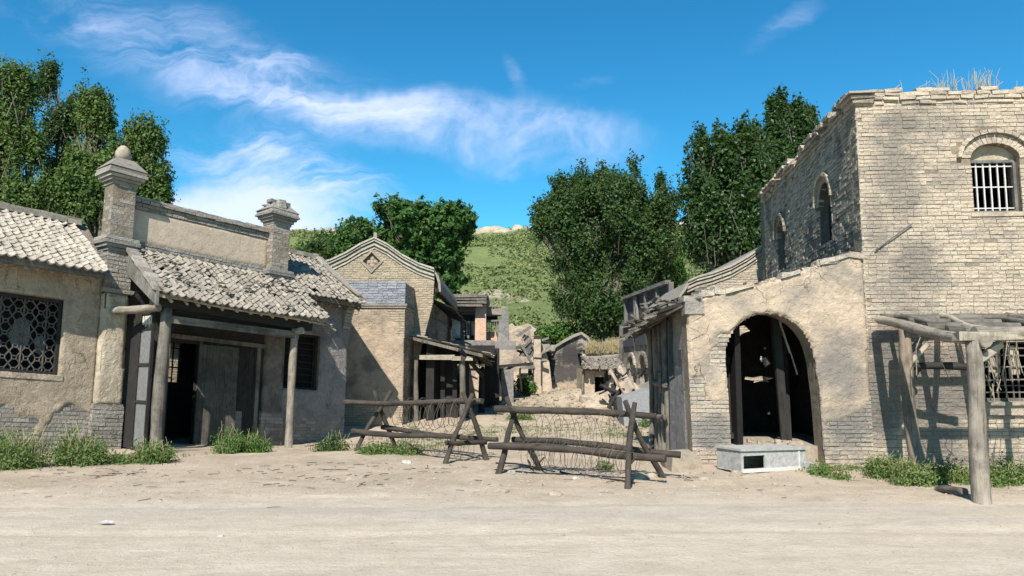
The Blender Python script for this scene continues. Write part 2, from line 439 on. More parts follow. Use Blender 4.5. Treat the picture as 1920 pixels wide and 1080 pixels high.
def m_leaf(name, c1, c2, trans=.35, alt=None, rough=.55):
    mt, t, b, out = newmat(name)
    g = t.new('ShaderNodeNewGeometry'); ri = g.outputs['Random Per Island']; pos = g.outputs['Position']
    col = t.mix(t.math('POWER', ri, 1.4), c1, c2)
    col = t.mix(t.mapr(t.noise(pos, .55, 3, .6), .42, .66, 0, .65), col, alt or tuple(q * 1.4 for q in c2))
    t.link(col, b.inputs['Base Color']); b.inputs['Roughness'].default_value = rough
    tr = t.new('ShaderNodeBsdfTranslucent'); t.link(t.mix(.5, col, (.14, .2, .03)), tr.inputs[0])
    ms = t.new('ShaderNodeMixShader'); ms.inputs[0].default_value = trans
    t.link(b.outputs[0], ms.inputs[1]); t.link(tr.outputs[0], ms.inputs[2]); t.link(ms.outputs[0], out.inputs[0]); return mt
def m_ground():
    mt, t, b, out = newmat('dusty_earth')
    g = t.new('ShaderNodeNewGeometry'); pos = g.outputs['Position']
    sep = t.new('ShaderNodeSeparateXYZ'); t.link(pos, sep.inputs[0])
    n = t.noise(pos, .8, 6, .65, .4)
    track = t.noise(t.mapping(pos, (.3, 1.6, 1), (0, 0, R(3))), 1.6, 8, .75, 1.2)
    col = t.mix(t.mapr(n, .35, .65, 0, 1, True), (.445, .36, .268), (.345, .275, .198))
    road = t.mapr(t.math('ADD', sep.outputs[1], t.math('MULTIPLY', t.math('SUBTRACT', t.noise(pos, .7, 6, .7), .5), 5.0)), 12.2, 8.8, 0, 1, True)
    col = t.mix(road, col, t.mix(t.mapr(track, .38, .62), (.545, .465, .365), (.46, .385, .295)))
    gb = t.math('MULTIPLY', t.mapr(t.math('ABSOLUTE', t.math('SUBTRACT', sep.outputs[1], 9.2)), 1.0, .1, 0, 1, True), t.mapr(t.noise(t.mapping(pos, (.25, 1, 1)), .7, 3), .42, .58))
    col = t.mix(t.math('MULTIPLY', gb, .5), col, (.37, .335, .29))
    mot = t.noise(pos, 2.1, 7, .8, .6); col = t.mix(t.mapr(mot, .5, .66, 0, .4), col, (.34, .28, .21)); col = t.mix(t.mapr(mot, .46, .34, 0, .4), col, (.6, .53, .43))
    f = t.noise(pos, 26, 6, .8); col = t.mix(t.mapr(f, .52, .7, 0, .55), col, (.27, .22, .165))
    f2 = t.noise(pos, 5, 6, .75); col = t.mix(t.math('MULTIPLY', t.mapr(f2, .53, .68, 0, .6), t.math('SUBTRACT', 1.0, t.math('MULTIPLY', road, .75))), col, (.26, .2, .14))
    vo = t.new('ShaderNodeTexVoronoi'); vo.inputs['Scale'].default_value = 16; t.link(pos, vo.inputs['Vector'])
    peb = t.mapr(vo.outputs['Distance'], .12, .2, 1, 0)
    sel = t.mapr(t.noise(pos, 9, 2), .6, .66); pk = t.math('MULTIPLY', peb, sel)
    col = t.mix(t.math('MULTIPLY', pk, .6), col, (.23, .2, .17))
    t.link(col, b.inputs['Base Color']); b.inputs['Roughness'].default_value = .95
    h = t.math('ADD', t.math('MULTIPLY', f, .7), t.math('MULTIPLY', f2, 1.2))
    h = t.math('ADD', h, t.math('MULTIPLY', t.noise(pos, 90, 3, .7), .25)); h = t.math('ADD', h, t.math('MULTIPLY', pk, .8))
    h = t.math('ADD', h, t.math('MULTIPLY', t.math('MULTIPLY', track, road), .8))
    t.link(t.bump(h, .75, .035), b.inputs['Normal']); return mt
def m_hill():
    mt, t, b, out = newmat('hillside_scrub')
    g = t.new('ShaderNodeNewGeometry'); pos = g.outputs['Position']
    sep = t.new('ShaderNodeSeparateXYZ'); t.link(pos, sep.inputs[0])
    n = t.noise(pos, .07, 6, .65, .3); col = t.mix(t.mapr(n, .35, .65, 0, 1, True), (.20, .235, .085), (.135, .17, .06))
    n2 = t.noise(pos, .5, 6, .75); col = t.mix(t.mapr(n2, .5, .7, 0, .7), col, (.28, .29, .11))
    n3 = t.noise(t.mapping(pos, (.5, 1, 1.6)), .16, 5, .7, .4); col = t.mix(t.mapr(n3, .66, .71), col, (.5, .43, .33))
    at = t.new('ShaderNodeAttribute', attribute_name='rock'); m = t.mapr(t.math('ADD', at.outputs['Fac'], t.math('MULTIPLY', t.math('SUBTRACT', t.noise(pos, .4, 5, .7), .5), 1.6)), .45, .75)
    col = t.mix(m, col, t.mix(t.mapr(t.noise(pos, .6, 5, .7), .4, .6), (.55, .47, .36), (.36, .29, .2)))
    t.link(col, b.inputs['Base Color']); t.link(t.bump(t.noise(pos, .9, 7, .75), 1, .8), b.inputs['Normal']); return mt
# ------------------------------------------------------------------ material instances
SOOT = (.05, .05, .052)
M = {}
M['mortar'] = m_plaster('mud_mortar', (.27, .22, .165), (.18, .145, .105), amt=.3, crack=0)
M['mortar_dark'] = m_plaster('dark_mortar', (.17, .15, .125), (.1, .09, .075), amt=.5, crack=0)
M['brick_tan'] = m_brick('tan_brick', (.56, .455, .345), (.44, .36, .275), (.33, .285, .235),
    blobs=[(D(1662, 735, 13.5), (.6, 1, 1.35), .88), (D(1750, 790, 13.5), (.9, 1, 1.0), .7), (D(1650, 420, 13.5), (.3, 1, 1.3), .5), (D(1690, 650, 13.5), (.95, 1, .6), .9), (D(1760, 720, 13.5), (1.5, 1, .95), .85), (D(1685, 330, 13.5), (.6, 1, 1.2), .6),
           (D(1800, 890, 13.4), (1.9, 1, .45), .75), (D(1720, 500, 13.5), (.6, 1, .7), .68), (D(1690, 230, 13.5), (.6, 1, .28), .7), (D(1780, 330, 13.5), (.5, 1, .3), .4)], amt=.5, thr=(.5, .68), scale=.9, soot_or_shade=(.1, .1, .102))
M['brick_side'] = m_brick('sooty_brick', (.50, .41, .31), (.34, .28, .215), (.2, .18, .155), amt=.7, thr=(.48, .62), scale=.7, soot_or_shade=(.06, .058, .058))
M['brick_arch'] = m_brick('worn_brick', (.52, .43, .33), (.39, .325, .255), (.42, .38, .33), amt=.6, thr=(.48, .64), scale=1.1, blobs=[(D(1590, 790, 13.6), (.6, 1, .7), .8), (D(1330, 810, 13.6), (.5, 1, .4), .75)], soot_or_shade=(.14, .142, .146))
M['brick_grey'] = m_brick('grey_brick', (.37, .335, .29), (.25, .225, .195), (.16, .15, .14), amt=.4, thr=(.5, .68), scale=1.0)
M['brick_blue'] = m_brick('blue_grey_brick', (.34, .35, .38), (.24, .25, .28), (.17, .17, .19), amt=.1)
M['brick_warm'] = m_brick('warm_brick', (.46, .37, .26), (.36, .29, .205), (.29, .25, .2), amt=.25, thr=(.5, .68), scale=.9)
M['plaster_l'] = m_plaster('mud_plaster', (.39, .315, .235), (.285, .225, .165), amt=.3, thr=(.5, .66), scale=1.0, crack=.9)
M['plaster_pillar'] = m_plaster('pale_mud_plaster', (.47, .40, .305), (.35, .285, .21), amt=.25, scale=1.4, crack=.6)
M['plaster_shaded'] = m_plaster('shaded_mud_plaster', (.2, .175, .15), (.12, .105, .09), amt=.6, thr=(.46, .6), scale=1.4, crack=.6)  # deep shade on the second gate pillar, put into the plaster colour
M['plaster_panel'] = m_plaster('smooth_pink_plaster', (.47, .38, .29), (.42, .335, .25), amt=.08, crack=.25, rough=.35)
M['plaster_arch'] = m_plaster('cracked_plaster', (.48, .375, .275), (.38, .30, .22),
    blobs=[(D(1572, 690, 13.6), (.6, 1, .85), .72), (D(1335, 800, 13.6), (.45, 1, .45), .7), (D(1360, 640, 13.6), (.35, 1, .3), .65), (D(1330, 690, 13.6), (.3, 1, .4), .5), (D(1500, 545, 13.6), (.5, 1, .18), .35), (D(1590, 800, 13.6), (.5, 1, .5), .6)], soot_or_shade=(.13, .13, .132), amt=.5, thr=(.5, .68), crack=1.0)
M['plaster_mid'] = m_plaster('warm_mud_plaster', (.42, .325, .235), (.32, .25, .185), amt=.55, thr=(.5, .66), scale=.9, crack=.3)
M['plaster_treeshade'] = m_plaster('shade_blotched_plaster', (.36, .3, .24), (.27, .22, .175), blobs=[(D(1068, 668, 40), 1.0, .95)], amt=.85, thr=(.47, .52), scale=.9, crack=.3, soot_or_shade=(.03, .03, .032))  # dark blotches are tree shade on the gable, put in as colour
M['plaster_grey'] = m_plaster('grey_lime_plaster', (.26, .24, .225), (.17, .16, .15), amt=.5, crack=.6)
M['plaster_dark'] = m_plaster('deep_shade_plaster', (.04, .038, .037), (.025, .024, .023), amt=.7, crack=.5)  # colour darkened to carry the deep shade of the interiors
M['plaster_arcade'] = m_plaster('streaked_grey_plaster', (.37, .32, .26), (.25, .22, .185), amt=.75, thr=(.47, .6), scale=1.1, crack=.3)
M['plaster_far'] = m_plaster('pale_clay_plaster', (.47, .38, .29), (.36, .29, .22), amt=.5, thr=(.5, .64), scale=.8, crack=.4)
M['plaster_salmon'] = m_plaster('salmon_plaster', (.58, .37, .26), (.5, .34, .25), amt=.15, scale=.7, crack=.1)
M['white_wash'] = m_plaster('flaked_whitewash', (.72, .69, .65), (.6, .56, .52), amt=.35, thr=(.5, .6), scale=2.4, crack=.2)
M['tile'] = m_tile('clay_tile', (.43, .385, .315), (.32, .285, .235), (.47, .43, .36))
M['tile_old'] = m_tile('old_grey_tile', (.32, .285, .235), (.22, .195, .165), (.36, .32, .27))
M['wood'] = m_wood('weathered_wood', (.23, .205, .17), (.13, .112, .09), amt=.45)
M['wood_log'] = m_wood('bleached_log', (.36, .31, .25), (.19, .16, .125), amt=.35, thr=(.48, .62))
M['wood_door'] = m_wood('door_plank', (.13, .115, .095), (.07, .062, .052), amt=.4)
M['wood_burnt'] = m_wood('burnt_wood', (.05, .046, .042), (.025, .023, .021), amt=.6)
M['wood_bark'] = m_wood('barked_log', (.09, .072, .057), (.04, .032, .026), amt=.5, thr=(.48, .62), rscale=.6)
M['wood_dark'] = m_wood('dark_timber', (.04, .036, .033), (.02, .018, .017), amt=.4)
M['wood_grey'] = m_wood('grey_board', (.25, .235, .21), (.14, .13, .115), amt=.4)
M['wood_pale'] = m_wood('pale_timber', (.47, .41, .32), (.31, .265, .205), amt=.1)
M['paint_grey'] = m_flat('chalky_grey_paint', (.15, .152, .152), .8, .35)
M['paint_box'] = m_flat('bleached_grey_board', (.31, .30, .285), .85, .35)
M['slab'] = m_flat('grey_render_slab', (.22, .225, .23), .85, .2)
M['wood_post'] = m_wood('brown_post', (.3, .24, .18), (.16, .125, .095), amt=.45)
M['lattice_wood'] = m_wood('lattice_wood', (.16, .145, .125), (.08, .072, .062), amt=.4)
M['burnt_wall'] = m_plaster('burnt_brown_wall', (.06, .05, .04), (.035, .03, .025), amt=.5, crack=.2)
M['paint_dark'] = m_flat('sooty_grey_paint', (.06, .06, .063), .8, .4)
M['iron_pale'] = m_flat('pale_iron', (.48, .46, .44), .6, .2)
M['iron_dark'] = m_flat('rusty_iron', (.10, .09, .085), .7, .3)
M['wire'] = m_flat('rusty_wire', (.10, .085, .07), .7, .3)
M['black'] = m_flat('unlit_black', (.012, .011, .011), .95, .3)  # flat black standing in for the unlit inside of doors and windows
M['stone'] = m_flat('field_stone', (.28, .235, .18), .9, .4, scale=9)
M['pebble'] = m_flat('dull_pebble', (.27, .225, .175), .9, .4, scale=3)
M['stone_pale'] = m_flat('pale_stone', (.33, .295, .25), .9, .4, scale=12)
M['rock'] = m_flat('loess_rock', (.36, .29, .205), .95, .35, scale=.6)
M['bark'] = m_wood('tree_bark', (.2, .17, .135), (.1, .085, .07), rscale=.4)
M['ground'] = m_ground(); M['hill'] = m_hill()
M['leaf_poplar'] = m_leaf('poplar_leaf', (.04, .085, .02), (.11, .175, .038), alt=(.125, .19, .04))
M['leaf_dark'] = m_leaf('dark_poplar_leaf', (.02, .05, .013), (.06, .11, .03), alt=(.045, .09, .025), rough=.42)
M['leaf_mid'] = m_leaf('dense_leaf', (.025, .058, .018), (.07, .125, .034), alt=(.065, .115, .03))
M['leaf_walnut'] = m_leaf('walnut_leaf', (.028, .075, .02), (.075, .16, .035), alt=(.07, .15, .03))
M['leaf_bush'] = m_leaf('bush_leaf', (.05, .12, .02), (.1, .19, .04), alt=(.12, .21, .04))
M['leaf_weed'] = m_leaf('weed_leaf', (.075, .13, .03), (.15, .21, .06), alt=(.18, .23, .075))
M['dry_grass'] = m_leaf('dry_grass', (.42, .34, .19), (.55, .46, .28), .2, alt=(.3, .3, .12))
M['scrub'] = m_leaf('hill_scrub', (.12, .16, .05), (.23, .26, .1), .3, alt=(.26, .28, .11))
M['rag'] = m_flat('dusty_cloth', (.52, .5, .46), .9, .15)

# ------------------------------------------------------------------ terrain
def H(x, y):
    z = 0.0
    if y > 22: z = .04 * (y - 22) if y < 52 else 1.2
    if 22 < y < 26: z *= (y - 22) / 4
    z += .42 * math.exp(-(((x - 2.9) / 1.6) ** 2 + ((y - 34) / 2.2) ** 2)) + .18 * math.exp(-(((x - 3.6) / 1.3) ** 2 + ((y - 27) / 1.2) ** 2))
    if 7 < y < 11.5:
        for yr in (8.15, 9.75): z -= .03 * math.exp(-((y - yr - .12 * math.sin(x * .35) - .05 * math.sin(x * 1.1)) / .13) ** 2) * (.6 + .6 * noise.noise(V3((x * .4, yr, 0))))
    z -= .22 * math.exp(-(((x + 5.2) / 2.3) ** 2 + ((y - 20.3) / 2.6) ** 2))
    z += .05 * math.exp(-(((y - 13.5) / 1.6) ** 2)) * (1 if x > 3 else 0)
    if -14 < x < 14 and 3 < y < 36:
        q = V3((x, y, 0)); a = .35 if y < 10.3 else 1.0
        z += a * (.035 * noise.noise(q * .6) + .018 * noise.noise(q * 2.3) + .012 * noise.noise(q * 6)) + (.012 * noise.noise(V3((x * .25, y * 3.2, 3))) if y < 11.5 else 0)
        z -= .03
    return z
def HillZ(x, y):
    t = (y - 50) / 92.0
    z = 1.0 + 27.5 * max(0, t) if t < 1 else 28.5 - (y - 142) * .25
    z += -.00022 * (x + 10) ** 2 * max(0, min(1, t)) + .02 * x * max(0, min(1, t))
    q = V3((x, y, 0)); k = max(0, min(1, t * 3))
    z += k * (1.6 * noise.noise(q * .035) + .8 * noise.noise(q * .1) + .35 * noise.noise(q * .35))
    if t < 0: z += (y - 50) * .3
    return z
def grid_mesh(name, xs, ys, fn, mat, kind=None, sel=None):
    nx, ny = len(xs), len(ys)
    co = np.array([(x, y, fn(x, y)) for y in ys for x in xs], dtype=np.float32)
    i, j = np.meshgrid(np.arange(nx - 1), np.arange(ny - 1)); a = (j * nx + i).ravel()
    fc = np.stack([a, a + 1, a + nx + 1, a + nx], 1)
    if sel is not None: fc = fc[sel(co, fc)]
    use = np.unique(fc); mp = -np.ones(len(co), int); mp[use] = np.arange(len(use)); co = co[use]; fc = mp[fc]
    me = bpy.data.meshes.new(name); me.vertices.add(len(co)); me.vertices.foreach_set('co', co.ravel())
    me.loops.add(fc.size); me.loops.foreach_set('vertex_index', fc.ravel().astype(np.int32)); me.polygons.add(len(fc))
    me.polygons.foreach_set('loop_start', np.arange(0, fc.size, 4, dtype=np.int32)); me.polygons.foreach_set('loop_total', np.full(len(fc), 4, dtype=np.int32))
    me.polygons.foreach_set('use_smooth', np.ones(len(fc), bool)); me.update(); me.validate(); me.materials.append(mat)
    o = bpy.data.objects.new(name, me); COL.objects.link(o)
    if kind: o['kind'] = kind
    return o, co
xs = np.concatenate([np.linspace(-300, -16, 24)[:-1], np.arange(-16, 14, .11), np.linspace(14, 300, 24)])
ys = np.concatenate([np.linspace(-80, 4, 14)[:-1], np.arange(4, 24, .11), np.arange(24, 58, .5), [75, 110]])
def edge_y(x): return 10.55 + .25 * np.sin(x * .9) + .12 * np.sin(x * 2.7 + 1)
def is_road(co, fc):
    c = co[fc].mean(1); return c[:, 1] < edge_y(c[:, 0])
grid_mesh('ground', xs, ys, H, M['ground'], 'structure', lambda c, f: ~is_road(c, f))
grid_mesh('road', xs, ys, H, M['ground'], 'structure', is_road)
hx = np.arange(-130, 150, 1.6); hy = np.concatenate([np.arange(46, 136, 1.6), np.arange(136, 150, .8), np.arange(150, 220, 6)])
hill, hco = grid_mesh('hill', hx, hy, HillZ, M['hill'], 'structure')
at = hill.data.attributes.new('rock', 'FLOAT', 'POINT')
rk = np.array([max(.0, min(1, (y - 135.5) / 5)) * (1.2 if noise.noise(V3((x * .12, 3, 0))) > -.25 else .5) for x, y, z in hco])
for cx, cyy, rx, ry, am in ((-3.0, 76, 5.0, 2.2, .95), (0.5, 74, 2.5, 1.2, .8), (4, 107, 7, 2.2, .8), (-33, 132, 14, 5, .6)):
    rk = np.maximum(rk, am * np.exp(-((hco[:, 0] - cx) / rx) ** 2 - ((hco[:, 1] - cyy) / ry) ** 2))
at.data.foreach_set('value', rk.astype(np.float32))

# ------------------------------------------------------------------ LEFT ROW: courtyard house, gateway, wing house (oblique to the camera, stepping downhill)
AL = R(41); dL = V3((math.sin(AL), math.cos(AL), -.08)); nL = V3((math.cos(AL), -math.sin(AL), 0)); wL = V3((.022, 0, 1))
FL = Fr((-8.8, 16.4, 0), dL, nL, wL)
def rafters(mb, fr, u0, u1, v, w, sp=.28, r=.035, ln=.5, slope=.5, m=0):
    u = u0
    while u < u1:
        d = random.uniform(-.05, .05); rr = r * random.uniform(.8, 1.15)
        mb.tube([fr.p(u, v - ln, w + ln * slope), fr.p(u + d * .2, v + random.uniform(-.04, .05), w - .02)], rr, 7, m)
        u += sp * random.uniform(.75, 1.25)
def lattice_window(root, fr, u0, u1, w0, w1, v, name='window', fw=.07, pattern='ice', mats=('wood_dark', 'wood_dark'), back=True, rows=6, cols=6):
    f = MB()
    f.box(fr, u0, u0 + fw, v - .06, v + .03, w0, w1); f.box(fr, u1 - fw, u1, v - .06, v + .03, w0, w1)
    f.box(fr, u0 + fw, u1 - fw, v - .06, v + .028, w0, w0 + fw); f.box(fr, u0 + fw, u1 - fw, v - .06, v + .028, w1 - fw, w1)
    fo = part(name, f, M[mats[0]], root)
    g = MB(); r = .013; a0, a1, b0, b1 = u0 + fw, u1 - fw, w0 + fw, w1 - fw
    du, dw = (a1 - a0) / cols, (b1 - b0) / rows
    def st(p, q, r=r): g.beam(fr.p(p[0], v - .02, p[1]), fr.p(q[0], v - .02, q[1]), r * 2, r * 2)
    if pattern == 'ice':      # hexagon and strap-work lattice
        for i in range(cols):
            for j in range(rows):
                x, y = a0 + (i + .5) * du, b0 + (j + .5) * dw; h = .36
                P = [(x - du * .5, y), (x - du * .2, y + dw * h), (x + du * .2, y + dw * h), (x + du * .5, y), (x + du * .2, y - dw * h), (x - du * .2, y - dw * h)]
                for k in range(6): st(P[k], P[(k + 1) % 6], .011)
                st((x - du * .2, y + dw * h), (x - du * .2, y + dw * .5), .011); st((x + du * .2, y + dw * h), (x + du * .2, y + dw * .5), .011)
                st((x - du * .2, y - dw * h), (x - du * .2, y - dw * .5), .011); st((x + du * .2, y - dw * h), (x + du * .2, y - dw * .5), .011)
        for i in range(1, cols, 2): st((a0 + i * du, b0), (a0 + i * du, b1), .014)
    elif pattern == 'bars':
        for i in range(1, cols): st((a0 + i * du, b0), (a0 + i * du, b1), .012)
        for j in (0.06, .5, .93): st((a0, b0 + j * (b1 - b0)), (a1, b0 + j * (b1 - b0)), .01)
    else:                      # grid, some strips lost or bent
        for i in range(1, cols):
            if random.random() < .85:
                x = a0 + i * du; st((x + random.uniform(-.02, .02), b0 if random.random() < .8 else b0 + dw), (x + random.uniform(-.03, .03), b1), .011)
        for j in range(1, rows):
            if random.random() < .85:
                y = b0 + j * dw; st((a0, y + random.uniform(-.02, .02)), (a1 if random.random() < .75 else a1 - du * 2, y + random.uniform(-.03, .03)), .011)
    part('lattice' if pattern != 'bars' else 'bars', g, M[mats[1]], fo)
    return fo
def verge(mb, fr, u0, u1, pts, th=.1, m=0, wv=.0):
    for (v0, w0), (v1, w1) in zip(pts[:-1], pts[1:]):
        mb.hexa([fr.p(u0, v0, w0 - th), fr.p(u1, v0, w0 - th), fr.p(u1, v1, w1 - th), fr.p(u0, v1, w1 - th), fr.p(u0, v0, w0), fr.p(u1, v0, w0), fr.p(u1, v1, w1), fr.p(u0, v1, w1)], m, .006)

# --- courtyard house at the far left
hs = thing('courtyard_house', 'mud plastered house with sunlit tiled roof and lattice window, cut by the left edge', 'house', FL.p(-1.5, -.15, 0))
wp = [(-5, -.6), (.05, -.6), (.05, 3.95), (-5, 3.95)]; wh = [[(-2.45, 1.47), (-.66, 1.47), (-.66, 3.03), (-2.45, 3.03)]]
fr = FL.sub(0, -.15, 0); mb = MB(); slab(mb, fr, wp, wh, .3, 0)
mk = lambda u, w: (w - .62 - .6 * nz(u, w, 1.6, 3)) + (0 if w < 2.2 else -max(0, (w - 2.4)) * .7 - .3 * (nz(u, w, 2, 9)) * (w > 2.4)) 
bricks(mb, fr, wp, wh, .085, .3, proud=.008, keep=lambda u, w: mk(u, w) < .16)
plaster(mb, fr, wp, wh, .04, mk, .03, seed=2)
slab(mb, FL.turn(-5, -.45, 0, -1), [(0, -.6), (3.4, -.6), (3.4, 3.9), (1.4, 5), (0, 3.9)], (), .3)
slab(mb, FL.sub(0, -3.85, 0), [(-5, -.6), (0, -.6), (0, 3.95), (-5, 3.95)], (), .3)
slab(mb, FL.turn(.05, -.45, 0, -1), [(0, -.5), (3.4, -.5), (3.4, 3.9), (1.4, 5), (0, 3.9)], (), .2)
part('wall', mb, [M['mortar'], M['brick_grey'], M['plaster_l']], hs)
mb = MB(); bb = MB()
eV, eW, rV, rW = .42, 3.66, -1.75, 4.93
U = (FL.p(1, 0, 0) - FL.p(0, 0, 0)); S = FL.p(0, eV, eW) - FL.p(0, rV, rW); SL = S.length
tiles(mb, FL.p(-5.05, rV, rW + .03), U, S, 5.0, SL, .17, .17, 0, 1.0, .01, .068)
part('roof', mb, M['tile'], hs)
mb = MB()
mb.hexa([FL.p(-5, rV, rW - .1), FL.p(0, rV, rW - .1), FL.p(0, eV, eW - .08), FL.p(-5, eV, eW - .08), FL.p(-5, rV, rW), FL.p(0, rV, rW), FL.p(0, eV, eW), FL.p(-5, eV, eW)])
mb.hexa([FL.p(-5, -4.2, 3.7), FL.p(0, -4.2, 3.7), FL.p(0, rV, rW - .1), FL.p(-5, rV, rW - .1), FL.p(-5, -4.2, 3.8), FL.p(0, -4.2, 3.8), FL.p(0, rV, rW), FL.p(-5, rV, rW)])
mb.box(FL, -5, 0, eV - .1, eV + .01, eW - .13, eW - .07)
part('roof_boards', mb, M['wood_grey'], hs)
mb = MB()
for i in range(17):
    a = -5.05 + i * .3; mb.box(FL, a, a + .292, rV - .12, rV + .14, rW + .02, rW + .13, 0, .008)
for i in range(17):
    a = -5.0 + i * .3; mb.box(FL, a, a + .29, rV - .08, rV + .09, rW + .13, rW + .18, 0, .008)
part('ridge', mb, M['tile_old'], hs)
mb = MB(); rafters(mb, FL, -4.9, -.05, eV - .06, eW - .15, .27, .035); part('rafters', mb, M['wood_log'], hs)
mb = MB(); mb.box(FL, -2.9, -.2, -1.3, -1.25, .8, 3.4); part('dark_backing', mb, M['plaster_dark'], hs)  # dark sheet standing in for the unlit room behind the lattice
wn = lattice_window(hs, FL, -2.45, -.66, 1.47, 3.03, -.28, pattern='ice', mats=('wood_burnt', 'lattice_wood'), rows=6, cols=8)
mb = MB(); mb.box(FL, -2.5, -.6, -.3, -.1, 1.36, 1.465, 0, .01); part('sill', mb, M['plaster_pillar'], wn)
mb = MB()
for (a0, b0, a1, b1) in ((-1.55, 1.9, -1.15, 2.62), (-1.1, 1.85, -.88, 2.3)):   # torn paper left behind the lattice
    pts = []; n = 14
    for k in range(n):
        an = 2 * math.pi * k / n; q = random.uniform(.75, 1.1)
        pts.append(((a0 + a1) / 2 + math.cos(an) * (a1 - a0) / 2 * q, (b0 + b1) / 2 + math.sin(an) * (b1 - b0) / 2 * q))
    mb.add([FL.p(p[0], -.40 + .02 * math.sin(p[0] * 30), p[1]) for p in pts], [list(range(n))])
part('paper', mb, M['paint_grey'], wn)

# --- gateway
gt = thing('gateway', 'old brick gateway with two capped pillars, plaster parapet and tiled porch', 'gatehouse', FL.p(2.3, 0, 0))
def pillar(u0, wbase, first):
    P = FL.sub(u0, 0, 0); mb = MB()
    mb.box(P, .0, .6, -.52, 0, -.6, .95)
    def ring(a, w0, w1, ch=.085, m=1, bl=.28, pr=.014):
        u0_, u1_, v0_, v1_ = a
        f1 = P.sub(0, v1_, 0); bricks(mb, f1, [(u0_, w0), (u1_, w0), (u1_, w1), (u0_, w1)], (), ch, bl, proud=pr, miss=.01, m=m, jit=.009, ext=.016)
        f2 = Fr(P.p(u0_, v1_, 0), -FL.V, -FL.U, FL.W); bricks(mb, f2, [(0, w0), (v1_ - v0_, w0), (v1_ - v0_, w1), (0, w1)], (), ch, bl, proud=pr, miss=.01, m=m, jit=.009, ext=.016)
        f3 = Fr(P.p(u1_, v1_, 0), -FL.V, FL.U, FL.W); bricks(mb, f3, [(0, w0), (v1_ - v0_, w0), (v1_ - v0_, w1), (0, w1)], (), ch, bl, proud=pr, miss=.01, m=m, jit=.009, ext=.016)
    ring((0, .6, -.52, 0), -.2, .9)
    mb.taper(P, (.04, .57, -.5, -.02), .95, (.1, .54, -.5, -.05), 3.32)       # core of the plastered shaft
    # plaster skin on three faces
    sk = [(.0, .93), (.56, .93), (.5, 3.3), (.07, 3.3)]
    PF = Fr(P.p(.02, 0.0, 0), FL.U, FL.V, FL.W); plaster(mb, PF, sk, (), .04, None, .03, -.02, .012, 2, seed=u0)
    PL = Fr(P.p(.06, 0.0, 0), -FL.V, -FL.U, FL.W); plaster(mb, PL, [(0.0, .93), (.5, .93), (.5, 3.3), (.04, 3.3)], (), .04, None, .03, 0, .012, 2, seed=u0 + 3)
    PR = Fr(P.p(.55, 0.0, 0), -FL.V, FL.U, FL.W); plaster(mb, PR, [(0.0, .93), (.5, .93), (.5, 3.3), (.04, 3.3)], (), .04, None, .03, 0, .012, 2, seed=u0 + 5)
    # string course, corbels, upper shaft
    def course(w, e, h=.07): mb.box(P, .06 - e, .56 + e, -.52 - e, -.02 + e, w, w + h - .008, 1, .007)
    course(3.32, .07, .09)
    ring((.06, .56, -.52, -.03), 3.42, 4.25); mb.box(P, .07, .55, -.51, -.04, 3.4, 5.8)
    for k, e in enumerate((.03, .08, .12, .1)): course(4.22 + k * .08, e, .08)
    ring((.09, .53, -.48, -.06), 4.54, 5.72, pr=.02)
    po = part('pillar', mb, [M['mortar'], M['brick_grey'], M['plaster_pillar' if first else 'plaster_shaded']], gt)
    mb = MB()
    for k, e in enumerate((.03, .08, .13, .18, .16)): mb.box(P, .08 - e, .54 + e, -.49 - e, -.05 + e, 5.7 + k * .07, 5.7 + k * .07 + .062, 0, .009)
    mb.taper(P, (-.1, .72, -.67, .13), 6.05, (.12, .5, -.44, -.1), 6.3 if first else 6.26, 0, .012)
    if not first:
        for k in range(14):
            a = random.uniform(-.03, .5); b = random.uniform(-.6, -.05); mb.box(P, a, a + .2, b, b + .12, 6.1 + random.uniform(0, .12), 6.22 + random.uniform(0, .12), 0, .015)
        for k in range(4): mb.box(P, .05 + .1 * k, .17 + .1 * k, -.4, -.2, 6.28, 6.36, 0, .012)
    part('cap', mb, M['tile_old'] if first else M['brick_grey'], po)
    if first:
        mb = MB(); c = P.p(.31, -.27, 6.28); n = 12
        prof = [(.09, 0), (.14, .04), (.17, .12), (.165, .2), (.12, .29), (.06, .35), (.005, .37)]
        vs = []; 
        for r, z in prof:
            for k in range(n): a = 2 * math.pi * k / n; q = r * (1 + .12 * noise.noise(V3((math.cos(a) * 2, math.sin(a) * 2, z * 7)))); vs.append(c + V3((math.cos(a) * q, math.sin(a) * q, z)))
        mb.add(vs, [(i * n + k, i * n + (k + 1) % n, (i + 1) * n + (k + 1) % n, (i + 1) * n + k) for i in range(len(prof) - 1) for k in range(n)], 0, None, True)
        part('finial', mb, M['stone'], po)
pillar(0, 0, True); pillar(3.93, 0, False)
# parapet over the door
mb = MB(); PF = FL.sub(0, -.28, 0)
slab(mb, PF, [(.5, 3.4), (4.1, 3.4), (4.1, 5.48), (.5, 5.48)], (), .25)
bricks(mb, PF, [(.56, 4.2), (4.0, 4.2), (4.0, 4.56), (.56, 4.56)], (), .075, .28, proud=.03, miss=.01)
plaster(mb, PF, [(.56, 4.56), (4.0, 4.56), (4.0, 5.3), (.56, 5.3)], (), .05, None, .012, 0, .004, 2)
bricks(mb, PF, [(.56, 5.3), (4.0, 5.3), (4.0, 5.45), (.56, 5.45)], (), .075, .28, proud=.035, miss=.03)
mb.box(PF, .5, .62, .0, .05, 4.5, 5.3, 1, .004)
part('parapet', mb, [M['mortar'], M['brick_grey'], M['plaster_panel']], gt)
mb = MB(); 
for r in range(2):
    a = .5
    while a < 4.02:
        l = random.uniform(.2, .3); mb.box(PF, a, min(a + l - .01, 4.05), -.3 + .05 * r, .1 - .04 * r, 5.46 + r * .065, 5.52 + r * .065, 0, .012); a += l
part('coping', mb, M['tile_old'], gt)
